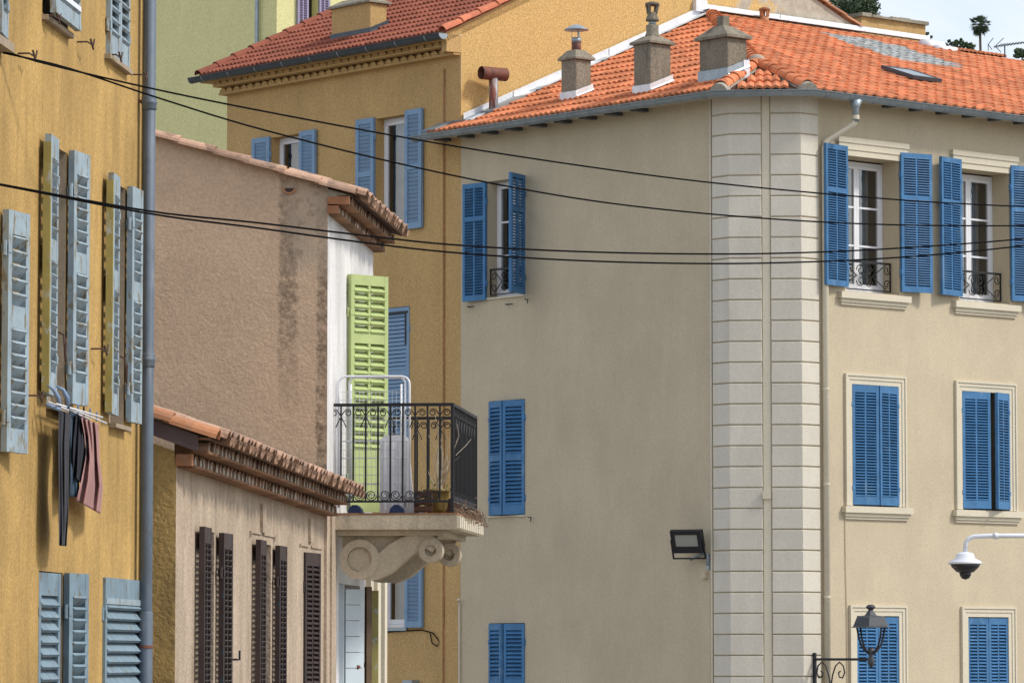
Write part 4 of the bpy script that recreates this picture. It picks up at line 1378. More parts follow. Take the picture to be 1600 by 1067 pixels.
tree('hill_shrub', 'small dark shrub at left of the skyline row', 'tree', 1477, 67, 520, 22, 14, M_['bush'], .2, 800, 4, 20, 'shrubs on the skyline')
tree('hill_shrub', 'low dark shrub between pointed shrub and palm trunk', 'tree', 1514, 66, 520, 20, 16, M_['bush'], .2, 800, 4, 20, 'shrubs on the skyline')
tree('hill_tree', 'green tree at the right picture edge below the aerial', 'tree', 1600, 76, 260, 46, 26, M_['bush'], .13, 1500, 4, 14)
# fan palm
Y = 620; s_ = Y / FPX
top = at_depth(1531, 40, Y)
t = root('fan_palm', 'tall fan palm standing alone on the skyline', 'tree', tuple(top - ZV * 10))
MB().tube([top - ZV * 10, top - ZV * 5 + Vector((.08, 0, 0)), top], [.28, .2, .18], 8).obj('trunk', M_['bark'], t)
for k in range(84):
    a = random.uniform(0, 6.28); e = random.uniform(-1.25, 1.35)
    d = Vector((math.cos(a) * math.cos(e), math.sin(a) * math.cos(e), math.sin(e)))
    side = d.cross(ZV).normalized(); up = side.cross(d)
    L0_ = random.uniform(.55, 1.1) * (1.0 if e > -.3 else .85)
    st = top + d * L0_
    m = MB(); m.tube([top, st], .02, 4)
    for j in range(9):
        an = (j - 4) * .27
        dd_ = (d * math.cos(an) + side * math.sin(an)).normalized()
        ln = 1.05 * (1 - .035 * abs(j - 4))
        tip = st + dd_ * ln - ZV * .16 * ln
        w_ = side * math.cos(an) - d * math.sin(an)
        m.add([st, st + dd_ * ln * .5 + w_ * .075, tip, st + dd_ * ln * .5 - w_ * .075], [(0, 1, 2, 3)])
    m.obj('frond', M_['palm'], t)

# ================================================================== YELLOW HOUSE (left)
H = root('yellow_house', 'yellow ochre plastered house at left with weathered grey blue shutters', 'house', tuple(YW.P(-4, -2, 0)))
yu = lambda px, py, d=0: YW.hit(px, py, d)
opB = (yu(75, 420)[0], yu(102, 420)[0], 7.80, 9.66)
opC = (yu(172, 470)[0], yu(194, 470)[0], 7.80, 9.66)
zt1 = yu(180, 98)[1]
opU = (yu(165, 60)[0], yu(196, 60)[0], zt1 + .03, zt1 + 1.7)
zt2 = yu(84, 38)[1]
opV = (yu(66, 20)[0], yu(106, 20)[0], zt2 + .02, zt2 + 1.7)
zl = 6.62
opX = (yu(60, 1000)[0], yu(97, 1000)[0], 4.9, zl)
opY = (yu(160, 1000)[0], yu(215, 1000)[0], 4.9, zl)
UEY = yu(223, 600)[0]
wall(H, YW, 'wall', -14, UEY, 0, 14, [opB, opC, opU, opV, opX, opY], M_['yellow'], .20, M_['taupe'])
MB().add([(UEY, 0, 0), (UEY, 8, 0), (UEY, 8, 14), (UEY, 0, 14)], [(0, 1, 2, 3)]).obj('wall', M_['yellow'], H, YW.M)
ok = dict(cols=1, pitch=.082, sw=.062, top=.16, bot=.16, mid=.15, tilt=35, dep=.055, t=.045, th=.026)
OB = M_['oldblue']; OD = M_['oldblue_dark']
for (op, al, ar) in ((opB, 2.0, 9), (opC, 2.5, 4)):
    w_ = .33
    shutter(H, YW, op[0], 7.85, w_, 1.83, math.pi + R(al), .05, OB, mids=(.56,), **ok)
    shutter(H, YW, op[1], 7.84, w_, 1.84, -R(ar), .04, OB, mids=(.56,), flip=True, **ok)
    # olive strip added as the near leaf's free edge, and its latch
    MB().fbox(op[0] - w_ - .026, op[0] - w_ - .003, .035, .088, 7.86, 9.62).obj('leaf_edge_strip', M_['olive'], H, YW.M)
    m = MB(); m.tube([(op[0] - .10, -.10, 8.30), (op[0] - .10, -.14, 8.28), (op[0] - .13, -.15, 8.22), (op[0] - .10, -.15, 8.10), (op[0] - .07, -.15, 8.22), (op[0] - .10, -.14, 8.28)], .008, 5)
    m.obj('shutter_latch', M_['hook'], H, YW.M)
    # stepped jamb and frame inside
    m = MB(); m.box(op[1] - .07, op[1] - .004, .10, .16, 7.82, 9.64); m.box(op[0] + .004, op[0] + .07, .10, .16, 7.82, 9.64); m.box(op[0] + .07, op[1] - .07, .10, .16, 9.56, 9.64)
    m.obj('window_frame', M_['taupe'], H, YW.M)
    MB().fbox(op[0] - .03, op[1] + .03, -.02, .06, op[2] - .035, op[2] - .003).obj('sill', M_['taupe'], H, YW.M)
    window(H, YW, op[0] + .075, op[1] - .075, 7.82, 9.55, .12, 3, 1, OB)
# leaf at the picture edge
uh, zq1 = yu(7, 327, .03); _, zq0 = yu(7, 706, .03)
shutter(H, YW, uh, zq0, .36, zq1 - zq0, -R(11), .04, OB, mids=(.56,), flip=True, **ok)
# upper row
for (op, tl) in ((opU, 0),):
    w_ = (op[1] - op[0]) / 2
    shutter(H, YW, op[0], op[2] - .02, w_ - .003, 1.6, 0, .015, OB, mids=(.6,), **ok)
    shutter(H, YW, op[1], op[2] - .02, w_ - .003, 1.6, math.pi, .015, OB, mids=(.6,), flip=True, **ok)
    MB().fbox(op[0] - .05, op[1] + .06, -.01, .05, op[2] - .06, op[2] - .025).obj('sill', M_['taupe'], H, YW.M)
w_ = opV[1] - opV[0]
Mv = YW.M @ T(opV[0], -.02, opV[2] + 1.55) @ Rx(-R(2.2)) @ T(0, 0, -1.55)
lf = shutter(H, YW, 0, 0, w_, 1.55, 0, 0, OB, mids=(.6,), M=Mv, hinge=False, **{**ok, 'bot': .11})
MB().box(.02, w_ - .02, -.03, -.022, .13, .175).obj('metal_band', M_['plastic_white'], lf, Mv)
MB().fbox(opV[0] - .02, opV[1] + .02, -.05, .045, opV[2] - .05, opV[2] - .015).obj('sill', M_['taupe'], H, YW.M)
uh, zq = yu(8, 62, .03)
shutter(H, YW, uh, zq, .34, 1.5, math.pi + R(5), .03, OB, mids=(.6,), flip=True, **ok)
MB().fbox(uh - 1.2, uh + .02, -.01, .09, zq - .09, zq - .03).obj('sill', M_['taupe'], H, YW.M)
# lower row
w_ = .36
shutter(H, YW, opX[0], 4.9, opX[1] - opX[0] - .22, zl - 4.9 - .01, -R(3), -.02, OD, mids=(), zvis=5.4, **ok)
shutter(H, YW, opX[1], 4.9, .34, zl - 4.9, -R(13), .03, OD, mids=(), flip=True, zvis=5.4, **ok)
lf = shutter(H, YW, opY[0], 4.9, opY[1] - opY[0] - .006, zl - 4.9, -R(1), .0, OD, mids=(), zvis=5.4, **ok)
MB().box(.02, opY[1] - opY[0] - .03, -.03, -.022, zl - 4.9 - .2, zl - 4.9 - .155).obj('metal_band', OB, lf, WM[lf.name])  # paler strap
# wall hooks
for (px, py) in ((66, 25), (120, 66), (165, 86), (205, 117), (28, 84), (142, 545), (38, 618)):
    u, z = yu(px, py)
    m = MB(); m.tube([(u, 0, z), (u, -.08, z), (u + .12, -.10, z - .01), (u + .16, -.10, z + .04)], .007, 5); m.tube([(u + .06, -.09, z + .03), (u + .12, -.10, z - .04)], .008, 5)
    m.obj('wall_hook', M_['hook'], H, YW.M)
# downpipe
dd_ = .085; r_ = .052; ud = yu(230.5, 530, dd_)[0]
dp = MB().tube([(ud, -dd_, 0), (ud, -dd_, 14)], r_, 16).obj('downpipe', M_['pipegrey'], H, YW.M, smooth=True)
zA = yu(232, 158, dd_)[1]; zB = yu(230, 560, dd_)[1]; zC = yu(229, 957, dd_)[1]; zD = yu(228, 1010, dd_)[1]
for z in (zA, zB):
    MB().lathe([(r_ + .004, -.07), (r_ + .010, -.06), (r_ + .006, -.03), (r_ + .013, -.02), (r_ + .013, 0), (r_ + .005, .01), (r_ + .011, .03), (r_ + .004, .04)], 16, T(ud, -dd_, z)).obj('pipe_collar', M_['pipegrey'], dp, YW.M, smooth=True)
    MB().fbox(ud - .02, ud + .02, -.002, dd_ - r_, z - .012, z + .012).obj('pipe_bracket', M_['rust'], dp, YW.M)
MB().lathe([(r_ + .006, -6.5), (r_ + .006, 0), (r_ + .001, .01)], 16, T(ud, -dd_, zC), cap=False).obj('pipe_sleeve', M_['pipegrey'], dp, YW.M, smooth=True)
MB().lathe([(r_ + .010, -.012), (r_ + .010, .012)], 16, T(ud, -dd_, zD)).obj('pipe_bracket', M_['rust'], dp, YW.M)
MB().tube([(UEY - .12, -.012, 0), (UEY - .12, -.012, 14)], .010, 6).obj('surface_cable', M_['olive'], H, YW.M)

# ================================================================== LOW HOUSE WITH BROWN SHUTTERS
H = root('low_house', 'low cream house with dark brown louvred shutters and tiled eaves', 'house', tuple(BF.P(4, -2, 0)))
fu = lambda px, py=950: BF.u_at(px, 0, py)
UEND = UT + .05
o1 = (fu(317), fu(334), 4.9, 7.08); o2 = (fu(404), fu(423), 4.9, 7.06); o3 = (fu(474), fu(474) + 1.0, 4.9, 7.03)
wall(H, BF, 'wall', 0, UEND, 0, 7.62, [o1, o2, o3], M_['annex'], .22)
bk = dict(cols=2, mids=(.36,), pitch=.047, sw=.05, top=.13, bot=.12, mid=.12, tilt=34, dep=.036, t=.045, zvis=5.72)
BW = M_['brown']
for (op, al, ar) in ((o1, 1.5, 1.5), (o2, 1.5, 1.0)):
    shutter(H, BF, op[0], 4.95, .42, op[3] - 4.93, math.pi + R(al), .05, BW, **bk)
    shutter(H, BF, op[1] + .08, 4.95, .42, op[3] - 4.95, -R(ar), .05, BW, flip=True, **bk)
shutter(H, BF, o3[0], 4.95, .50, o3[3] - 4.93, -R(9.5), .0, BW, **bk)
# shutter stay
u, z = BF.hit(357, 1030)
MB().tube([(u, 0, z), (u, -.07, z), (u + .05, -.09, z), (u + .05, -.09, z + .08)], .010, 5).obj('shutter_stay', M_['iron'], H, BF.M)
# incised head mouldings above two windows
for (pxa, pxb, pxc) in ((390, 427, 408), (468, 500, 483)):
    a, b, c = fu(pxa), fu(pxb), fu(pxc)
    zt_ = BF.hit(pxc, 815 if pxc < 450 else 836)[1]
    m = MB(); m.fbox(a - .03, a, -.006, .02, o2[3] + .04, zt_ - .10); m.fbox(a, c - .09, -.006, .014, zt_ - .12, zt_ - .10)
    m.fbox(c - .09, c + .09, -.006, .028, o2[3] + .10, zt_ + .16); m.fbox(c + .09, b, -.006, .014, zt_ - .12, zt_ - .10); m.fbox(b - .02, b + .01, -.006, .02, o2[3] + .04, zt_ - .10)
    m.obj('keystone_moulding', M_['annex'], H, BF.M)
# eaves
SAG = .0115
zE, dE = genoise(H, BF, .08, UEND - .28, 7.55, 2, .195, .09, M_['genoise'], M_['palemortar'], .03, .11, .112, .02, SAG, M_['eave_plate'])
MB().fbox(-.02, .075, .0, .13, 7.56, 7.655).obj('eave_end_tile', M_['canal_cut'], H, BF.M)
sA = .34
OVA = .33
ZA = zE + .002
exA = (BF.u - ZV * SAG).normalized(); upA = (-BF.n + ZV * sA); upA = (upA - exA * upA.dot(exA)).normalized()
ezA = exA.cross(upA)
PA_ = BF.O + BF.n * OVA + ZV * ZA
ROOF = MB().add([PA_ - ezA * .0, PA_ + exA * (UEND - .3), PA_ + exA * (UEND - .3) + upA * 4, PA_ + upA * 4], [(0, 1, 2, 3)]).obj('roof', M_['deck'], H)
MB().fbox(.0, UEND - .3, -.02, OVA - .06, ZA - .0, ZA + .012).obj('eave_board', M_['genoise'], H, BF.M @ T(0, 0, ZA) @ Ry(SAG) @ T(0, 0, -ZA))
cm = canal_mesh('cover_tile', .088, .46, M_['canal'], .85)
cmp_ = canal_mesh('channel_tile', .085, .46, M_['genoise'], .9, up=False)
n = int((UEND - .35) / .195)
for j in range(3):
    for i in range(n):
        u = .22 + i * .195
        P = PA_ + exA * (u + random.gauss(0, .006)) + upA * (j * .38 - .05 + random.gauss(0, .012))
        place('cover_tile', cm, ROOF, frame(P + ezA * .03, exA, upA, ezA) @ Rz(random.gauss(0, .02)))
        if j == 0: place('channel_tile', cmp_, ROOF, frame(P + exA * .0975 + ezA * .055 - upA * .02, exA, upA, ezA))
# near gable
zg = 8.0
sl = .36
def lgz(x): return ZA - .05 - sl * x + .05
MB().add([(-6, 0, 0), (0, 0, 0), (0, 0, 7.6), (-.02, 0, lgz(-.02) - .10), (-6, 0, lgz(-6) - .10)], [(0, 1, 2, 3, 4)]).obj('gable_wall', M_['annexside'], H, LG.M)
Av = LG.P(.35, .03, LG.hit(338, 681)[1]); Bv = LG.P(-3, .03, LG.hit(338, 681)[1] + 3.35 * .365)
d = (Av - Bv).normalized()
m = MB(); up_ = ZV
for (o0, o1, zlo, zhi) in ((-.02, .04, -.17, -.06), (.04, .06, -.19, -.15)):
    a = Av - d * .18; b = Bv
    m.add([a + LG.n * o0 + up_ * zlo, b + LG.n * o0 + up_ * zlo, b + LG.n * o0 + up_ * zhi, a + LG.n * o0 + up_ * zhi, a + LG.n * o1 + up_ * zlo, b + LG.n * o1 + up_ * zlo, b + LG.n * o1 + up_ * zhi, a + LG.n * o1 + up_ * zhi],
          [(0, 1, 2, 3), (4, 5, 6, 7), (0, 1, 5, 4), (2, 3, 7, 6), (1, 2, 6, 5), (0, 3, 7, 4)])
m.obj('barge_board', M_['plum'], H)
ridge_line(ROOF, Av, Bv, .10, .36, M_['canal_cut'], name='verge_tile', lift=-.03, bed_on=False)

# ================================================================== TALL TAN HOUSE WITH BALCONY
H = root('tan_gable_house', 'tall house with stained tan gable, white street front and scrolled balcony', 'house', tuple(BF.P(UT + 2, -2, 0)))
ku = lambda px, py=600, d=0: BF.u_at(px, d, py)
UZ = ku(583, 420)
zEv = BF.hit(530, 342)[1]
dA = (ku(541, 600) - .02, ku(541, 600) + 1.0, 7.53, 9.98)
dB = (ku(530, 1000), ku(562, 1000) , 4.0, BF.hit(545, 913)[1])
zc_ = TG.hit(545, 295)[1] + (TG.hit(242, 207)[1] - TG.hit(545, 295)[1]) / (TG.hit(545, 295)[0] - TG.hit(242, 207)[0]) * TG.hit(545, 295)[0]
wall(H, BF, 'wall', UT, UZ, 0, zc_ - .12, [dA, dB], M_['white'], .22)
MB().add([(UZ, 0, 0), (UZ, 6, 0), (UZ, 6, zc_ - .12), (UZ, 0, zc_ - .12)], [(0, 1, 2, 3)]).obj('wall', M_['white'], H, BF.M)
# tan gable with weathered streak
def tanmat():
    m = NT('tan_trowelled_render')
    p = m.pos()
    c = (0.63, 0.465, 0.32)
    g_ = m.noise(p, 30, 3, .6)
    lp = m.noise(p, 3.6, 8, .70, 2.2)
    col = m.mix(m.ramp(g_, .3, .7), sc(c, .88), sc(c, 1.12))
    col = m.mix(1.0, col, m.ramp(m.noise(p, 1.1, 5, .6), .3, .7, (.88,) * 3, (1.08,) * 3), 'MULTIPLY')
    oc = m.n('ShaderNodeTexCoord').outputs['Object']
    sp = m.n('ShaderNodeSeparateXYZ'); m.l(oc, sp.inputs[0])
    wob = m.noise(m.pos((2, 2, 3)), 2.0, 7, .75)
    def band(sock, c0, w0, amp):
        a = m.n('ShaderNodeMath', operation='SUBTRACT'); m.l(sock, a.inputs[0]); a.inputs[1].default_value = c0
        b = m.n('ShaderNodeMath', operation='ABSOLUTE'); m.l(a.outputs[0], b.inputs[0])
        d_ = m.n('ShaderNodeMath', operation='MULTIPLY_ADD'); m.l(wob, d_.inputs[0]); d_.inputs[1].default_value = -amp; m.l(b.outputs[0], d_.inputs[2])
        return m.ramp(d_.outputs[0], w0 - .5 * amp - .07, w0 - .5 * amp + .07, (1, 1, 1), (0, 0, 0))
    streak_x = (450 - 512) / 152.0
    zrng = m.n('ShaderNodeMapRange'); zrng.inputs['From Min'].default_value = 8.3; zrng.inputs['From Max'].default_value = 9.6
    m.l(sp.outputs['Z'], zrng.inputs['Value'])
    s1 = m.mix(1.0, band(sp.outputs['X'], streak_x, .045, .16), zrng.outputs[0], 'MULTIPLY')
    s1 = m.mix(1.0, s1, m.ramp(m.noise(p, 14, 5, .7), .36, .56), 'MULTIPLY')
    col = m.mix(m.mix(1.0, s1, (.62, .62, .62), 'MULTIPLY'), col, (.11, .085, .06))
    s2 = m.mix(1.0, band(sp.outputs['X'], -.02, .03, .16), m.ramp(m.noise(p, 9, 5, .7), .35, .6), 'MULTIPLY')
    col = m.mix(m.mix(1.0, s2, (.7, .7, .7), 'MULTIPLY'), col, (.09, .07, .05))
    # paler patched render under the eave corner
    xr = m.n('ShaderNodeMapRange'); xr.inputs['From Min'].default_value = -.50; xr.inputs['From Max'].default_value = -.36
    m.l(sp.outputs['X'], xr.inputs['Value'])
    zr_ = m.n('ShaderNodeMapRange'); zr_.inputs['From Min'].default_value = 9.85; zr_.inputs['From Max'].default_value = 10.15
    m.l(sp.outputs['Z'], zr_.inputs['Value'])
    pm = m.mix(1.0, xr.outputs[0], zr_.outputs[0], 'MULTIPLY')
    pm = m.mix(1.0, pm, m.ramp(m.noise(p, 4, 6, .7), .3, .55, (.2,) * 3, (.85,) * 3), 'MULTIPLY')
    col = m.mix(pm, col, (.47, .38, .285))
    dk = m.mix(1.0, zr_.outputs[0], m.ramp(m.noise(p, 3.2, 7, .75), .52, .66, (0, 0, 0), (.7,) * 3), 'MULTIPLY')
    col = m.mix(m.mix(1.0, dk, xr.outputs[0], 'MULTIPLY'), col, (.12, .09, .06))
    # damp dark edge above the lower roof
    a = m.n('ShaderNodeMath', operation='MULTIPLY_ADD'); m.l(lp, a.inputs[0]); a.inputs[1].default_value = 1.6; m.l(g_, a.inputs[2])
    m.bump(a.outputs[0], .5, .014)
    return m.done(col, .95, 0, .1)
Tz = lambda px, py: TG.hit(px, py)
x0, zv0 = Tz(242, 207); x1, zv1 = Tz(545, 295)
slT = (zv0 - zv1) / (x1 - x0)
zc = zv1 + slT * x1                       # height of the verge line over the corner
MB().add([(-7, 0, 0), (0, 0, 0), (0, 0, zc - .03), (-7, 0, zc - .03 + slT * 7)], [(0, 1, 2, 3)]).obj('gable_wall', tanmat(), H, TG.M)
# niche in the gable; its shaded hollow is a flat dark patch
u, z = TG.hit(452, 297)
nm = canal_mesh('vent_tile', .07, .12, M_['canal_cut'], 1, .018, 8, False)
vt = place('vent_tile', nm, H, TG.M @ T(u, -.02, z + .02))
MB().add([(u - .05, -.004, z + .018), (u + .05, -.004, z + .018), (u + .03, -.004, z - .03), (u - .03, -.004, z - .03)], [(0, 1, 2, 3)]).obj('vent_shade_patch', M_['room'], vt, TG.M)
ROOFd = MB()
zcorn = zc
exT = BF.u; upT = (-BF.n + ZV * slT).normalized(); ezT = exT.cross(upT)
OVT = .32
PT = BF.P(UT, OVT, zc - slT * OVT - .02)
ROOF = ROOFd.add([PT - ezT * .05, PT + exT * (UZ - UT + .15) - ezT * .05, PT + exT * (UZ - UT + .15) + upT * 4 - ezT * .05, PT + upT * 4 - ezT * .05], [(0, 1, 2, 3)]).obj('roof', M_['deck'], H)
Av = TG.P(OVT - .02, .02, zc - slT * OVT); Bv = TG.P(-3, .02, zc + slT * 3)
ridge_line(ROOF, Av, Bv, .085, .345, M_['canal'], name='verge_tile', lift=-.03, taper=.84, bed_on=False)
cmT = canal_mesh('cover_tile', .088, .46, M_['canal'], .85)
n = int((UZ - UT) / .19)
for j in range(2):
    for i in range(n + 1):
        P = PT + exT * (.10 + i * .19 + random.gauss(0, .006)) + upT * (j * .38 - .05 + random.gauss(0, .012))
        place('cover_tile', cmT, ROOF, frame(P, exT, upT, ezT) @ Rz(random.gauss(0, .02)))
        if j == 0: place('channel_tile', cmp_, ROOF, frame(P + exT * .095 + ezT * .03 - upT * .02, exT, upT, ezT))
zlow = BF.hit(519, 340)[1]
ztop = PT.z - .02
hg = (ztop - zlow) / 2
assert .07 < hg < .16, hg
genoise(H, BF, UT + .06, UZ + .10, zlow, 2, .19, min(.088, (hg - .014) * 1.08), M_['genoise'], M_['palemortar'], .0, .115, hg, .014, .006, M_['eave_plate'])
MB().fbox(UT - .03, UT + .055, .0, .11, zlow + .004, zlow + hg * .9).obj('eave_end_tile', M_['canal_cut'], H, BF.M)
MB().fbox(UT - .035, UT + .055, .0, .225, zlow + hg + .004, zlow + hg * 2 - .01).obj('eave_end_tile', M_['canal_cut'], H, BF.M)
MB().prism([(-.02, zlow + hg), (.10, zlow + hg * 2), (OVT - .08, zlow + hg * 2 + .004), (OVT - .06, zc - slT * OVT - .05), (-.02, zc - .06)], .0, .10, frame(TG.P(0, -.002, 0), TG.u, -TG.n, ZV)).obj('eave_end_mortar', M_['mortar'], H)
# pilaster mouldings at the near corner and far corner
for k, (pa, pb, o) in enumerate(((506, 511, .03), (511, 516, .05), (517, 522, .025))):
    MB().fbox(ku(pa, 900), ku(pb, 900), -.005, o, 4, 7.58).obj('pilaster_moulding', M_['annex'], H, BF.M)
for k in range(4):
    a = ku(571, 1000) + k * .33
    MB().fbox(a, a + .22, -.005, .06 + .03 * (k % 2), 4, 7.25).obj('pilaster_moulding', M_['trim'], H, BF.M)
# green shutter on the balcony door, opened outwards
z1g = BF.hit(541, 428)[1]
shutter(H, BF, dA[0] + .02, 7.56, .52, z1g - 7.56, -R(42), .03, M_['green'], 2, (.73,), .086, True, sw=.05, top=.11, bot=.66, mid=.10, t=.065, th=.034)
window(H, BF, dA[0], dA[1], 7.53, 9.97, .18, 3, 2)
# lower door: pale boards and brown leaf
a, b = dB[0], dB[1]
MB().fbox(a - .02, a + .02, -.05, .05, 4, dB[3] - .01).obj('door_board', M_['paleblue'], H, BF.M)
for k in range(14):
    z = dB[3] - .06 - k * .165
    MB().box(0, .30, -.015, .015, z - .158, z, BF.M @ T(a + .05, -.05, 0) @ Rz(-R(32))).obj('door_board', M_['paleblue'], H)
MB().box(.0, .06, -.03, .03, 4, dB[3] - .03, BF.M @ T(a + .36, -.23, 0) @ Rz(-R(60))).obj('door_leaf', M_['browndoor'], H)
MB().box(.0, .12, -.02, .02, 4, dB[3] - .05, BF.M @ T(b - .14, -.10, 0) @ Rz(-R(70))).obj('door_leaf', M_['olive'], H)
MB().tube([BF.P(a + .2, .16, 5.92), BF.P(a + .5, .22, 5.95), BF.P(a + .8, .2, 5.93)], .025, 6).obj('door_bolt', M_['rust'], H)

# balcony slab
UB0, UB1 = ku(520, 800), ku(520, 800) + 2.5
CF = Face(BF.P(UB0, 0, 0), BF.n)                 # plane of the balcony's near edge: u = distance from the wall
DS = CF.hit(714, 812)[0]
ZS = CF.hit(600, 801)[1]; ZS0 = CF.hit(600, 827)[1]
m = MB(); m.fbox(UB0, UB1, -.02, DS, ZS0, ZS - .02)
sl_ = m.obj('balcony_slab', M_['oldstone'], H, BF.M)
MB().fbox(UB0 - .004, UB1 + .004, .0, DS + .006, ZS - .0195, ZS).obj('slab_edge_tile', M_['eave_plate'], sl_, BF.M)
MB().fbox(UB0 + .10, UB1 - .10, -.02, DS - .16, ZS0 - .06, ZS0 - .001).obj('slab_rib', M_['oldstone'], sl_, BF.M)
for k in range(13):
    a = UB0 + .03 + k * .19
    MB().fbox(a, a + .12, DS + .001, DS + .03, ZS0 + .015, ZS - .03).obj('edge_moulding', M_['trim'], sl_, BF.M)
# scrolled stone consoles
def zpt(x, y): return CF.hit(500 + x / 3.336, 620 + y / 3.336, -.10)
def console(uoff):
    m = MB(); t0, t1 = -.0, .20
    base = BF.M @ T(UB0 + uoff, 0, 0)
    # local prism space: x = out of the wall, z up, y = along the street
    Mc = frame(BF.P(UB0 + uoff, 0, 0), BF.n, BF.u, ZV)
    c0, rb = zpt(205, 846), 104 / 3.336 * 42.4 / FPX
    cl_ = [(208, 929), (268, 912), (332, 870), (395, 815), (455, 775), (515, 752), (570, 757), (604, 786)]
    hw = [20, 46, 60, 60, 52, 43, 37, 32]
    C_ = [Vector(zpt(*q)) for q in cl_]
    up_e, lo_e = [], []
    for i, p in enumerate(C_):
        tdir = (C_[min(i + 1, len(C_) - 1)] - C_[max(0, i - 1)]).normalized()
        nrm = Vector((-tdir.y, tdir.x)); k = hw[i] / 3.336 * 42.4 / FPX
        up_e.append(p + nrm * k); lo_e.append(p - nrm * k)
    n = len(C_)
    for e in (t0, t1):
        for q in up_e: m.v.append(tuple(Mc @ Vector((q.x, e, q.y))))
        for q in lo_e: m.v.append(tuple(Mc @ Vector((q.x, e, q.y))))
    for i in range(n - 1):
        m.f += [(i, i + 1, n + i + 1, n + i), (2 * n + i, 3 * n + i, 3 * n + i + 1, 2 * n + i + 1), (i, 2 * n + i, 2 * n + i + 1, i + 1), (n + i, n + i + 1, 3 * n + i + 1, 3 * n + i)]
    cons = m.obj('console', M_['oldstone'], H)
    def disc(cx, cz, r_, y0, y1, name, ring=0):
        k = MB(); N = 28
        pts = [(cx + math.cos(2 * math.pi * j / N) * r_, cz + math.sin(2 * math.pi * j / N) * r_) for j in range(N)]
        k.prism(pts, y0, y1, Mc)
        k.obj(name, M_['oldstone'], cons)
    sc_ = 42.4 / FPX / 3.336
    def ringp(cx, cz, r0, r1, y0, y1, name):
        k = MB(); N = 30
        for (r_, y_) in ((r0, y1), (r0, y0), (r1, y0), (r1, y1)):
            for j in range(N):
                a = 2 * math.pi * j / N
                k.v.append(tuple(Mc @ Vector((cx + math.cos(a) * r_, y_, cz + math.sin(a) * r_))))
        for q in range(3):
            for j in range(N):
                j2 = (j + 1) % N
                k.f.append((q * N + j, q * N + j2, (q + 1) * N + j2, (q + 1) * N + j))
        k.obj(name, M_['oldstone'], cons)
    ringp(c0[0], c0[1], 64 * sc_, 104 * sc_, -.012, .19, 'volute')
    disc(c0[0], c0[1], 62 * sc_, .02, .18, 'volute_eye')
    c1 = zpt(575, 800)
    ringp(c1[0], c1[1], 30 * sc_, 62 * sc_, -.016, .19, 'volute')
    disc(c1[0], c1[1], 29 * sc_, .03, .17, 'volute_eye')
    # recessed web up to the slab
    k = MB()
    web = [zpt(110, 800), zpt(300, 850), zpt(420, 800), zpt(520, 745), zpt(610, 735)]
    top_z = ZS0 - .058
    poly = [(web[0][0], web[0][1]), *web[1:], (web[-1][0], top_z), (web[0][0], top_z)]
    k.prism(poly, .08, .14, Mc)
    k.obj('console_web', M_['oldstone'], cons)
console(.12); console(1.85)

# wrought iron railing
IRN = M_['iron']
ZR = CF.hit(600, 632)[1]; ZB = CF.hit(600, 783)[1]
DR = CF.hit(706, 700)[0]
UR0, UR1 = UB0 + .04, UB0 + 2.42
m = MB()
def rail(u0, u1, d0, d1, z, s_):
    m.fbox(min(u0, u1) - s_, max(u0, u1) + s_, min(d0, d1) - s_, max(d0, d1) + s_, z - s_, z + s_)
for z, s_ in ((ZR, .016), (ZB, .011)):
    rail(UR0, UR0, .0, DR - .03, z, s_); rail(UR1, UR1, .0, DR - .03, z, s_); rail(UR0 + .0, UR1, DR, DR, z, s_)
RAIL = m.obj('balcony_railing', IRN, H, BF.M)
def bar_mesh(zlo): return MB().box(-.009, .009, -.009, .009, zlo, ZR - .014).mesh('baluster', IRN)
bm_ = bar_mesh(ZB); bpost = MB().box(-.016, .016, -.016, .016, ZS, ZR - .012).mesh('post', IRN)
pt_ = DR / 9.6
def curl(cx, cz, r0, a0, turns, n=14, shrink=.62):
    return [(cx + math.cos(a0 + turns * 6.283 * k / n) * r0 * (1 - shrink * k / n), 0, cz + math.sin(a0 + turns * 6.283 * k / n) * r0 * (1 - shrink * k / n)) for k in range(n + 1)]
sp_top = MB(); sp_bot = MB()
for sx in (-1, 1):
    cc = curl(pt_ * .56, -.062, .040, 2.6, -1.35)
    tail = [(-pt_ * .42, 0, -.215), (-pt_ * .30, 0, -.175), (-pt_ * .08, 0, -.12), (pt_ * .10, 0, -.075)]
    sp_top.tube([(sx * x, y, z) for x, y, z in tail + cc], .0055, 4)
    cb = curl(pt_ * .55, .064, .058, 3.3, 1.75, 20, .66)
    sp_bot.tube([(sx * x, y, z) for x, y, z in cb], .0055, 4)
ss_t = sp_top.mesh('scroll', IRN); ss_b = sp_bot.mesh('scroll', IRN)
pitch = DR / 9.6
for (uu) in (UR0, UR1):
    for k in range(10):
        d_ = DR - k * pitch
        if d_ < .03: continue
        if k == 0: continue
        place('baluster', bm_, RAIL, BF.M @ T(uu, -d_, 0))
        if k % 2 == 1:
            place('scroll', ss_t, RAIL, BF.M @ T(uu, -d_, ZR - .02) @ Rz(math.pi / 2))
        else:
            place('scroll', ss_b, RAIL, BF.M @ T(uu, -d_, ZB) @ Rz(math.pi / 2))
            
nb = 18
for k in range(1, nb):
    u = UR0 + (UR1 - UR0) * k / nb
    place('baluster', bm_, RAIL, BF.M @ T(u, -DR, 0))
    place('scroll', ss_t if k % 2 else ss_b, RAIL, BF.M @ T(u, -DR, ZR - .02 if k % 2 else ZB))
for (uu, d_) in ((UR0, DR), (UR1, DR)):
    place('post', bpost, RAIL, BF.M @ T(uu, -d_, 0))

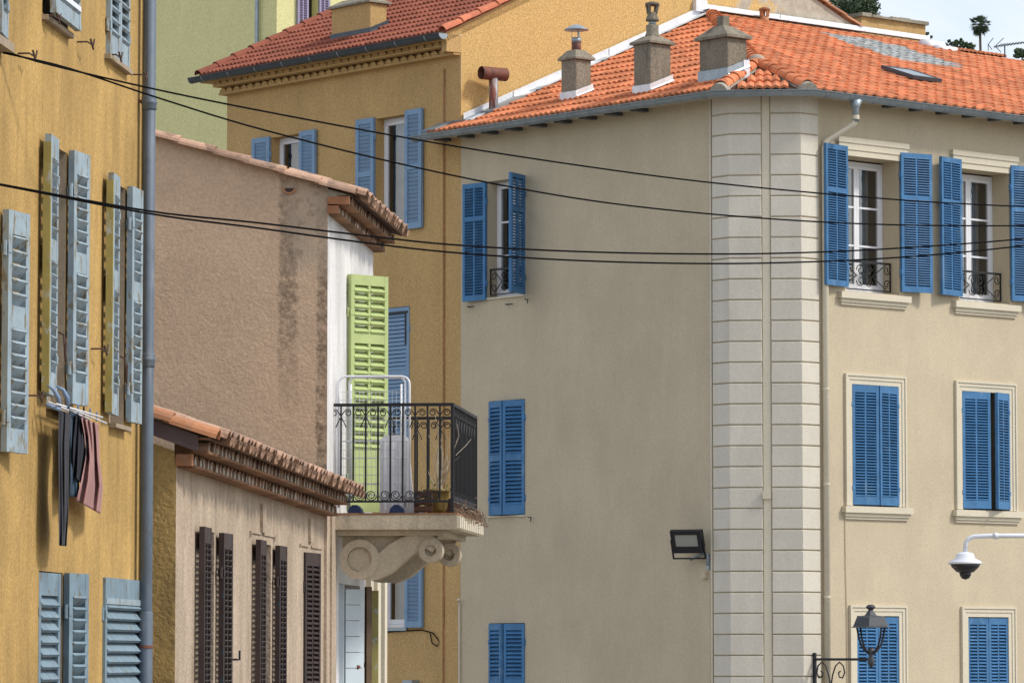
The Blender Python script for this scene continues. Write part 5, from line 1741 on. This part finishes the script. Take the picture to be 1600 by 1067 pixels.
# ================================================================== THINGS ON THE BALCONY
def cpt(px, py, back): # point on a plane parallel to the near railing, 'back' metres further up the street
    d_, z = CF.hit(px, py, -back)
    return BF.P(UB0 + back, d_, z)
ZT0 = ZS + .001
# folded clothes airer, two tubular frames strung with wires
t = root('clothes_airer', 'folded white tubular clothes airer with wire grid leaning behind the balcony railing', 'clothes airer', tuple(BF.P(UB0 + .16, .4, ZT0)))
def loop(xa, xb, ya, yb, back, lean, r=.010, cr_=12):
    pts = []
    cs = [(xa + cr_, ya + cr_, math.pi, 1.5 * math.pi), (xb - cr_, ya + cr_, 1.5 * math.pi, 2 * math.pi)]
    raw = [(xa, yb)]
    for (cx, cy, a0, a1) in cs:
        for k in range(6):
            a = a0 + (a1 - a0) * k / 5
            raw.append((cx + math.cos(a) * cr_, cy + math.sin(a) * cr_))
    raw.append((xb, yb))
    for (x, y) in raw:
        f = (yb - y) / (yb - ya)
        pts.append(cpt(x, y, back + lean * f))
    return pts
MB().tube(loop(529, 640, 588, 793, .12, .10), .0115, 8).obj('frame', M_['plastic_white'], t, smooth=True)
MB().tube(loop(546, 633, 590, 793, .22, .02, cr_=9), .0105, 8).obj('frame', M_['plastic_white'], t, smooth=True)
for x in (548, 627):
    MB().tube([cpt(x, 600, .17), cpt(x, 780, .17)], .012, 6).obj('strut', M_['zinc_light'], t, smooth=True)
for y in (657, 689, 716, 757, 774):
    MB().tube([cpt(533, y, .15), cpt(637, y - 1, .15)], .006, 5).obj('crossbar', M_['zinc_light'], t)
for k in range(13):
    y = 612 + k * 13
    MB().tube([cpt(532, y, .145), cpt(637, y, .145)], .0024, 4).obj('wire', M_['wire'], t)
for k in range(16):
    x = 536 + k * 6.4
    MB().tube([cpt(x, 610, .142), cpt(x, 782, .142)], .0022, 4).obj('wire', M_['wire'], t)
for x in (555, 620):
    d_, z = CF.hit(x, 790, -.14)
    m = MB(); m.prism([(d_ - .075, ZT0), (d_ + .075, ZT0), (d_ + .06, ZT0 + .05), (d_ + .025, ZT0 + .085), (d_ - .025, ZT0 + .085), (d_ - .06, ZT0 + .05)], .06, .26, frame(BF.P(UB0 + .02, 0, 0), BF.n, BF.u, ZV))
    m.obj('foot', M_['plastic_blue'], t)
# white folded plastic chair/board behind the airer
t = root('folded_white_table', 'white moulded plastic folded table standing behind the clothes airer', 'table', tuple(BF.P(UB0 + .45, .6, ZT0)))
a0, _ = CF.hit(594, 700, -.45); a1, _ = CF.hit(642, 700, -.45)
zt = CF.hit(600, 680, -.45)[1]
m = MB(); Mf = frame(BF.P(UB0 + .42, 0, 0), BF.n, BF.u, ZV) @ Matrix.Rotation(.05, 4, 'X')
pts = [(a0, ZT0), (a1 + .04, ZT0), (a1 - .02, zt - .05), (a1 - .06, zt), (a0 + .05, zt), (a0, zt - .05)]
Mf = frame(BF.P(UB0 + .42, 0, 0), BF.n, BF.u, ZV)
m.prism(pts, 0, .04, Mf); m.obj('table_top', M_['plastic_white'], t)
for k in range(4):
    x = a0 + .05 + k * (a1 - a0 - .08) / 3
    MB().box(x - .008, x + .008, -.012, -.0005, ZT0 + .05, zt - .06, Mf).obj('rib', M_['plastic_white'], t)
for x in (a0 + .02, a1 - .0):
    MB().tube([Mf @ Vector((x, .06, ZT0)), Mf @ Vector((x - .02, .06, zt - .15))], .012, 6).obj('leg', M_['plastic_white'], t)
# glazed pot with dry stems
dp_, _ = CF.hit(681, 780, -.35)
P = BF.P(UB0 + .40, dp_ , ZT0)
t = root('flower_pot', 'olive glazed flower pot inside the balcony railing', 'flower pot', tuple(P))
MB().lathe([(.085, 0), (.11, .05), (.125, .15), (.13, .225), (.142, .23), (.142, .255), (.125, .256), (.12, .22), (.02, .215)], 18, T(*P)).obj('pot', M_['pot'], t, smooth=True)
t = root('dry_plant', 'bare dry pale stems growing up from the olive pot', 'plant', tuple(P + ZV * .215))
random.seed(5)
for k in range(16):
    a = random.uniform(0, 6.28); l_ = random.uniform(.35, .85)
    q = [P + ZV * .21 + Vector((math.cos(a) * .04, math.sin(a) * .04, 0))]
    dv = Vector((math.cos(a) * .22, math.sin(a) * .22, 1)).normalized()
    for s_ in range(6):
        dv = (dv + Vector((random.gauss(0, .16), random.gauss(0, .16), random.gauss(.03, .08)))).normalized()
        q.append(q[-1] + dv * l_ / 6)
    MB().tube(q, [.005, .0048, .0045, .004, .0035, .003, .002], 4).obj('stem', M_['twig'], t)
for k in range(14):
    c = P + Vector((random.uniform(-.2, .16), random.uniform(-.1, .1), random.uniform(.24, .36)))
    b = Vector((random.gauss(0, 1), random.gauss(0, 1), random.gauss(0, 1))).normalized() * .022; e = b.orthogonal().normalized() * .014
    MB().add([c - b, c + e, c + b, c - e], [(0, 1, 2, 3)]).obj('leaf', M_['leaf'], t)
# planter trough along the outer rail with withered plants
t = root('planter_trough', 'brown planter trough at the outer end of the balcony', 'planter', tuple(BF.P(UB0 + .9, DR - .12, ZT0)))
m = MB(); ua, ub, da, db = UB0 + .62, UB0 + 1.5, DR - .30, DR - .06
m.fbox(ua, ub, da, da + .02, ZT0, ZT0 + .17); m.fbox(ua, ub, db - .02, db, ZT0, ZT0 + .17); m.fbox(ua, ua + .02, da + .02, db - .02, ZT0, ZT0 + .17); m.fbox(ub - .02, ub, da + .02, db - .02, ZT0, ZT0 + .17); m.fbox(ua + .02, ub - .02, da + .02, db - .02, ZT0, ZT0 + .13)
m.obj('trough', M_['trough'], t, BF.M)
t = root('wooden_crate', 'dark slatted crate beside the olive pot on the balcony', 'crate', tuple(BF.P(UB0 + .2, .9, ZT0)))
d0_, _ = CF.hit(648, 780, -.2); d1_, _ = CF.hit(676, 780, -.2)
for k in range(3):
    MB().fbox(UB0 + .14, UB0 + .16, d0_, d1_, ZT0 + .02 + k * .075, ZT0 + .07 + k * .075).obj('slat', M_['trough'], t, BF.M)
    MB().fbox(UB0 + .42, UB0 + .44, d0_, d1_, ZT0 + .02 + k * .075, ZT0 + .07 + k * .075).obj('slat', M_['trough'], t, BF.M)
for d_ in (d0_ - .001, d1_ - .024):
    for u_ in (UB0 + .161, UB0 + .394):
        MB().fbox(u_, u_ + .025, d_, d_ + .025, ZT0, ZT0 + .24).obj('post', M_['trough'], t, BF.M)
t = root('withered_trailing_plant', 'withered brown trailing plant spilling over the balcony edge', 'plant', tuple(BF.P(UB0 + 1.2, DS, ZS)))
m = MB()
for k in range(240):
    u = random.uniform(UB0 + .02, UB1 + .02); h_ = abs(random.gauss(0, .05))
    c = BF.P(u, DS + random.uniform(-.06, .07), ZS + .01 + h_ - (random.random() < .45) * random.uniform(0, .13) * (1 if True else 0))
    if c.z < ZS: c += BF.n * .05
    b = Vector((random.gauss(0, 1), random.gauss(0, 1), random.gauss(0, 1))).normalized(); e = b.orthogonal().normalized()
    m.add([c - b * .022, c + e * .008, c + b * .022, c - e * .008], [(0, 1, 2, 3)])
m.obj('foliage', M_['deadleaf'], t)
for k in range(14):
    u = UB0 + .1 + k * .17
    MB().tube([BF.P(u, DS - .03, ZS + .005), BF.P(u + .03, DS + .03, ZS + .05), BF.P(u + .08, DS + .06, ZS - .02), BF.P(u + .1, DS + .065, ZS - .08)], .004, 4).obj('stem', M_['deadleaf'], t)

# ================================================================== LAUNDRY UNDER THE YELLOW HOUSE WINDOW
yp = lambda px, py, d: YW.P(*(lambda h: (h[0], d, h[1]))(YW.hit(px, py, d)))
DL = .14
t = root('window_drying_rack', 'sill mounted drying rack with white rods and two curved blue grey arms', 'drying rack', tuple(yp(95, 640, .05)))
for (x0, y0, x1, y1, d_) in ((98, 634, 166, 661, DL), (76, 628, 140, 655, DL - .05), (88, 631, 160, 652, DL + .04)):
    MB().tube([yp(x0, y0, d_), yp(x1, y1, d_)], .0075, 6).obj('rod', M_['plastic_white'], t, smooth=True)
for (xs, d_) in ((0, .14), (14, .17)):
    pts = [yp(74 + xs, 602 + xs * .1, d_ - .05), yp(84 + xs * 1.05, 609, d_), yp(91 + xs, 622, d_ + .02), yp(93 + xs, 638, d_ + .02)]
    MB().tube(pts, [.007, .014, .018, .012], 8).obj('arm', M_['clip_blue'], t, smooth=True)
MB().tube([yp(72, 632, .1), yp(94, 640, .19)], .014, 6).obj('arm', M_['clip_blue'], t, smooth=True)
for (x, y) in ((122, 640), (131, 643), (141, 646), (151, 651)):
    P = yp(x, y, DL)
    MB().box(-.006, .006, -.012, .012, -.03, .035, T(*P) @ Rx(.2)).obj('peg', M_['clip_blue'] if x != 131 else M_['iron'], t)

def garment(name, label, left, right, d_, mat, folds, amp, thick=.012, rows=26, cols=20, seed=1, group='laundry on the window rack', shift=.0):
    """left/right: lists of (px,py) down the two edges"""
    random.seed(seed)
    def interp(L_, t_):
        k = t_ * (len(L_) - 1); i = min(int(k), len(L_) - 2); f = k - i
        return (L_[i][0] + (L_[i + 1][0] - L_[i][0]) * f, L_[i][1] + (L_[i + 1][1] - L_[i][1]) * f)
    ph = [random.uniform(0, 6.28) for _ in range(4)]
    m = MB()
    for side in (0, 1):
        for r in range(rows + 1):
            v = r / rows
            a, b = interp(left, v), interp(right, v)
            for c in range(cols + 1):
                s_ = c / cols
                x = a[0] + (b[0] - a[0]) * s_; y = a[1] + (b[1] - a[1]) * s_
                fold = amp * (.25 + .75 * v) * math.sin(s_ * folds * 6.28 + ph[0] + v * 1.3) + amp * .5 * math.sin(s_ * folds * 12.1 + ph[1] - v * 2.2) + amp * .5 * math.sin(v * 9 + ph[2] + s_ * 2)
                edge = math.sin(math.pi * s_) ** .5
                dd = d_ + shift * v + fold + (thick * edge if side == 0 else -thick * edge)
                m.v.append(tuple(yp(x, y, dd)))
    N = (rows + 1) * (cols + 1)
    for side in (0, 1):
        for r in range(rows):
            for c in range(cols):
                q = side * N + r * (cols + 1) + c
                m.f.append((q, q + 1, q + cols + 2, q + cols + 1) if side == 0 else (q, q + cols + 1, q + cols + 2, q + 1))
    for c in range(cols):
        for r in (0, rows):
            q = r * (cols + 1) + c
            m.f.append((q, q + 1, N + q + 1, N + q))
    for r in range(rows):
        for c in (0, cols):
            q = r * (cols + 1) + c
            m.f.append((q, q + cols + 1, N + q + cols + 1, N + q))
    o = m.obj(name, mat, None, smooth=True)
    return tag(o, label, name.split('_')[-1], group)
garment('dark_jeans', 'dark teal cropped jeans hanging between grey leggings and black shirt', [(108, 640), (108, 700), (108, 776)], [(124, 648), (123, 705), (124, 776)], DL - .02, M_['denim'], 1.2, .008, seed=2)
garment('grey_leggings', 'long charcoal leggings hanging lowest on the window drying rack', [(92, 640), (91, 690), (92, 760), (92, 838), (92, 852)], [(112, 648), (108, 700), (107, 760), (107, 800), (104, 853)], DL + .01, M_['grey_cloth'], 1.6, .010, rows=50, cols=26, seed=3)
garment('black_shirt', 'short black shirt hanging beside the pink garment', [(118, 647), (114, 690), (113, 720), (112, 738)], [(137, 655), (137, 690), (132, 730), (130, 760)], DL, M_['navy_cloth'], 1.8, .013, rows=34, cols=28, seed=4)
garment('pink_blouse', 'dusty pink blouse hanging at the right end of the rack', [(127, 652), (132, 680), (134, 715), (127, 750), (119, 782)], [(154, 662), (155, 690), (156, 720), (161, 760), (157, 803)], DL + .015, M_['pink_cloth'], 1.9, .020, rows=40, cols=34, seed=9)

# ================================================================== STREET LAMP, CAMERA, FLOODLIGHT
# lamp bracket on the quoins: vertical bar, arm out from the wall, scrolls below
ub = BR.u_at(1274, .06, 1040)
PB = BR.P(ub, .055, 0)
zarm = z_at(PB, 1030)
armL = 1.12
# find arm length so that the lantern stands where it shows
for _ in range(30):
    x, _y = proj(BR.P(ub, .055 + armL, zarm))
    armL += (1361 - x) / 70.0
t = root('street_lamp', 'charcoal lantern street lamp on a scrolled wall bracket at the quoined corner', 'street lamp', (PB.x, PB.y, zarm - 1))
Mb = frame(BR.P(ub, .055, zarm), BR.n, BR.u, ZV)          # x out from wall
LG_ = M_['lampgrey']
m = MB(); m.box(-.035, .012, -.02, .02, -1.1, .10, Mb); br = m.obj('wall_bar', M_['iron'], t)
for z in (-.9, -.05):
    MB().box(-.06, -.03, -.03, .03, z - .03, z + .03, Mb).obj('wall_plate', M_['iron'], t)
MB().box(.012, armL, -.014, .014, -.014, .022, Mb).obj('arm', M_['iron'], t)
def arcpts(cx, cz, r0, r1, a0, a1, n=18):
    return [Mb @ Vector((cx + math.cos(a0 + (a1 - a0) * k / n) * (r0 + (r1 - r0) * k / n), 0, cz + math.sin(a0 + (a1 - a0) * k / n) * (r0 + (r1 - r0) * k / n))) for k in range(n + 1)]
xm = armL * .28
for sx in (-1, 1):
    pts = [Mb @ Vector((xm, 0, -1.05)), Mb @ Vector((xm, 0, -.6)), Mb @ Vector((xm + sx * .01, 0, -.36)), Mb @ Vector((xm + sx * .04, 0, -.22)), Mb @ Vector((xm + sx * .10, 0, -.09)), Mb @ Vector((xm + sx * .18, 0, -.035)),
           Mb @ Vector((xm + sx * .26, 0, -.09)), Mb @ Vector((xm + sx * .285, 0, -.19)), Mb @ Vector((xm + sx * .24, 0, -.265)), Mb @ Vector((xm + sx * .175, 0, -.25)), Mb @ Vector((xm + sx * .16, 0, -.19)), Mb @ Vector((xm + sx * .20, 0, -.165))]
    MB().tube(pts, .011, 6).obj('scroll', M_['iron'], t, smooth=True)
PLm = BR.P(ub, .055 + armL, zarm)
k = PLm.y / FPX
zz = lambda y: z_at(PLm, y) - zarm
ML = T(*PLm) @ Rz(R(20))
MB().lathe([(.02, zz(1042)), (.05, zz(1036)), (.045, zz(1028)), (.03, zz(1024)), (.055, zz(1018)), (.045, zz(1012))], 12, ML).obj('lamp_socket', LG_, t, smooth=True)
MB().lathe([(34 * k, zz(980)), (30 * k, zz(977.5)), (24 * k, zz(964)), (21 * k, zz(962)), (10.5 * k, zz(961)), (4.2 * k, zz(953)), (4 * k, zz(951))], 6, ML).obj('lamp_roof', LG_, t)
MB().lathe([(4 * k, zz(952)), (7.5 * k, zz(949)), (7.5 * k, zz(947)), (4 * k, zz(944))], 12, ML).obj('finial', LG_, t, smooth=True)
for j in range(4):
    a = j * math.pi / 2 + R(12)
    pts = [ML @ Vector((math.cos(a) * r_ * k, math.sin(a) * r_ * k, zz(y))) for r_, y in ((27, 980), (24, 995), (19, 1008), (12, 1016), (5, 1020))]
    MB().tube(pts, .015, 5).obj('rib', M_['iron'], t, smooth=True)
# dome camera hanging from a white arm
YC = 40.0
t = root('dome_camera', 'white dome security camera hanging from a cranked white pipe arm', 'security camera', tuple(at_depth(1690, 1030, YC) - ZV * 5.5))
c = lambda x, y: at_depth(x, y, YC)
kk = YC / FPX
arm = [c(1700, 836), c(1545, 837), c(1522, 838), c(1514, 841), c(1509, 848), c(1508, 864)]
ar = MB().tube(arm, 3.6 * kk, 10).obj('arm', M_['camwhite'], t, smooth=True)
MB().tube([c(1552, 837), c(1559, 837)], 5.0 * kk, 10).obj('arm_collar', M_['camwhite'], ar, smooth=True)
b = c(1508, 862)
MB().lathe([(5 * kk, 0), (12 * kk, -2 * kk), (14 * kk, -4 * kk), (15.5 * kk, -10 * kk), (25 * kk, -15 * kk), (26.5 * kk, -17 * kk), (26 * kk, -19 * kk), (20 * kk, -19.2 * kk)], 24, T(*b)).obj('housing', M_['camwhite'], t, smooth=True)
MB().lathe([(24 * kk, -19 * kk), (21 * kk, -24 * kk), (14 * kk, -31 * kk), (10 * kk, -32.5 * kk)], 24, T(*b)).obj('lens_ring', M_['smoke'], t, smooth=True)
MB().lathe([(9.5 * kk, -31 * kk), (9 * kk, -36 * kk), (6 * kk, -41 * kk), (1 * kk, -43 * kk)], 18, T(*b)).obj('dome', M_['smoke'], t, smooth=True)
P = c(1700, 836)
MB().tube([Vector((P.x, P.y, 0)), P + ZV * .6], .05, 12).obj('pole', M_['camwhite'], t, smooth=True)
# floodlight
u0_, z0_ = BL.hit(1108, 868)
t = root('floodlight', 'black floodlight on a bracket beside the left edge of the quoins', 'floodlight', tuple(BL.P(u0_, .02, z0_)))
Pm = at_depth(1073, 846, BL.P(u0_ - .2, .35, 0).y)
ex = Vector((.93, -.36, 0)).normalized()                  # its width, turned to face left and down the street
ey = Vector((ex.y, -ex.x, 0))                              # facing direction
tilt_ = R(-24)
fwd = (ey * math.cos(tilt_) + ZV * math.sin(tilt_)).normalized()
upf = ex.cross(-fwd)
if upf.z < 0: upf = -upf
Mf = frame(Pm, ex, -fwd, ex.cross(-fwd))
bx_ = MB(); hw_, hh_ = .235, .175
bx_.box(-hw_, hw_, -.02, .05, -hh_, -hh_ + .10); bx_.box(-hw_, hw_, -.02, .05, hh_ - .06, hh_); bx_.box(-hw_, -hw_ + .06, -.02, .05, -hh_ + .10, hh_ - .06); bx_.box(hw_ - .06, hw_, -.02, .05, -hh_ + .10, hh_ - .06)
bx_.box(-hw_ + .01, hw_ - .01, .05, .10, -hh_ + .02, hh_ - .02)
bx_.obj('housing', M_['iron'], t, Mf)
MB().box(-hw_ + .061, hw_ - .061, -.008, .04, -hh_ + .101, hh_ - .061).obj('lens', M_['lens'], t, Mf)
for j in range(7):
    x = -hw_ + .03 + j * .068
    MB().box(x, x + .02, .101, .15, -hh_ + .04, hh_ - .04).obj('cooling_fin', M_['iron'], t, Mf)
for sx in (-1, 1):
    MB().box(sx * (hw_ + .012) - .008, sx * (hw_ + .012) + .008, .0, .04, -hh_ - .09, .02).obj('yoke', M_['iron'], t, Mf)
MB().box(-hw_ - .02, hw_ + .02, .005, .035, -hh_ - .105, -hh_ - .091).obj('yoke', M_['iron'], t, Mf)
ctr = Mf @ Vector((.0, .02, -hh_ - .12))
wpt = BL.P(u0_, .03, z0_ - .02)
MB().tube([ctr, ctr.lerp(wpt, .75) + ZV * .06, wpt + ZV * .05, wpt - ZV * .12], .022, 8).obj('bracket_arm', M_['zinc'], t, smooth=True)
MB().fbox(u0_ - .03, u0_ + .03, -.002, .03, z0_ - .2, z0_ + .02).obj('wall_plate', M_['zinc'], t, BL.M)

# ================================================================== OVERHEAD CABLES
def cable(label, pts, y0, y1, r=.0068):
    # pts are photo points; the cable recedes steadily from depth y0 to y1
    xs = [p[0] for p in pts]
    out_ = []
    n = 70
    def yat(x):
        for i in range(len(pts) - 1):
            if x <= pts[i + 1][0] or i == len(pts) - 2:
                # smooth: cubic through neighbours
                p0 = pts[max(i - 1, 0)]; p1 = pts[i]; p2 = pts[i + 1]; p3 = pts[min(i + 2, len(pts) - 1)]
                tt = (x - p1[0]) / (p2[0] - p1[0])
                m1 = (p2[1] - p0[1]) / (p2[0] - p0[0]) * (p2[0] - p1[0]); m2 = (p3[1] - p1[1]) / (p3[0] - p1[0]) * (p2[0] - p1[0])
                return (2 * tt ** 3 - 3 * tt ** 2 + 1) * p1[1] + (tt ** 3 - 2 * tt ** 2 + tt) * m1 + (-2 * tt ** 3 + 3 * tt ** 2) * p2[1] + (tt ** 3 - tt ** 2) * m2
    for k in range(n + 1):
        x = xs[0] + (xs[-1] - xs[0]) * k / n
        f = (x - xs[0]) / (xs[-1] - xs[0])
        Y = 1 / (1 / y0 + (1 / y1 - 1 / y0) * f)
        out_.append(at_depth(x, yat(x), Y))
    o = MB().tube(out_, r, 6).obj('overhead_cable', M_['cable'], None, smooth=True)
    tag(o, label, 'cable', 'overhead cables')
yy0 = YW.P(YW.u_at(6, .03, 84), .03, 0).y
cable('topmost black cable, from the yellow house wall to right of the upper windows', [(6, 80), (60, 97), (225, 136), (380, 168), (665, 221), (900, 258), (1115, 286), (1400, 312), (1600, 323), (1900, 332)], yy0, 42)
cable('second cable from the top, crossing the upper blue windows at lintel to mid height', [(5, 83), (100, 105), (240, 151), (400, 200), (660, 264), (900, 310), (1115, 335), (1350, 350), (1600, 353), (1900, 350)], yy0, 42)
cable('third cable down, rising again towards the right edge', [(-150, 260), (0, 288), (240, 331), (400, 348), (560, 367), (700, 382), (900, 393), (1115, 397), (1280, 394), (1450, 385), (1600, 373), (1900, 340)], 25.0, 40)
cable('lowest black cable, sagging under the third one', [(-150, 261), (0, 289), (240, 335), (400, 356), (560, 378), (700, 394), (900, 407), (1115, 412), (1300, 408), (1450, 399), (1600, 384), (1900, 348)], 25.3, 40)
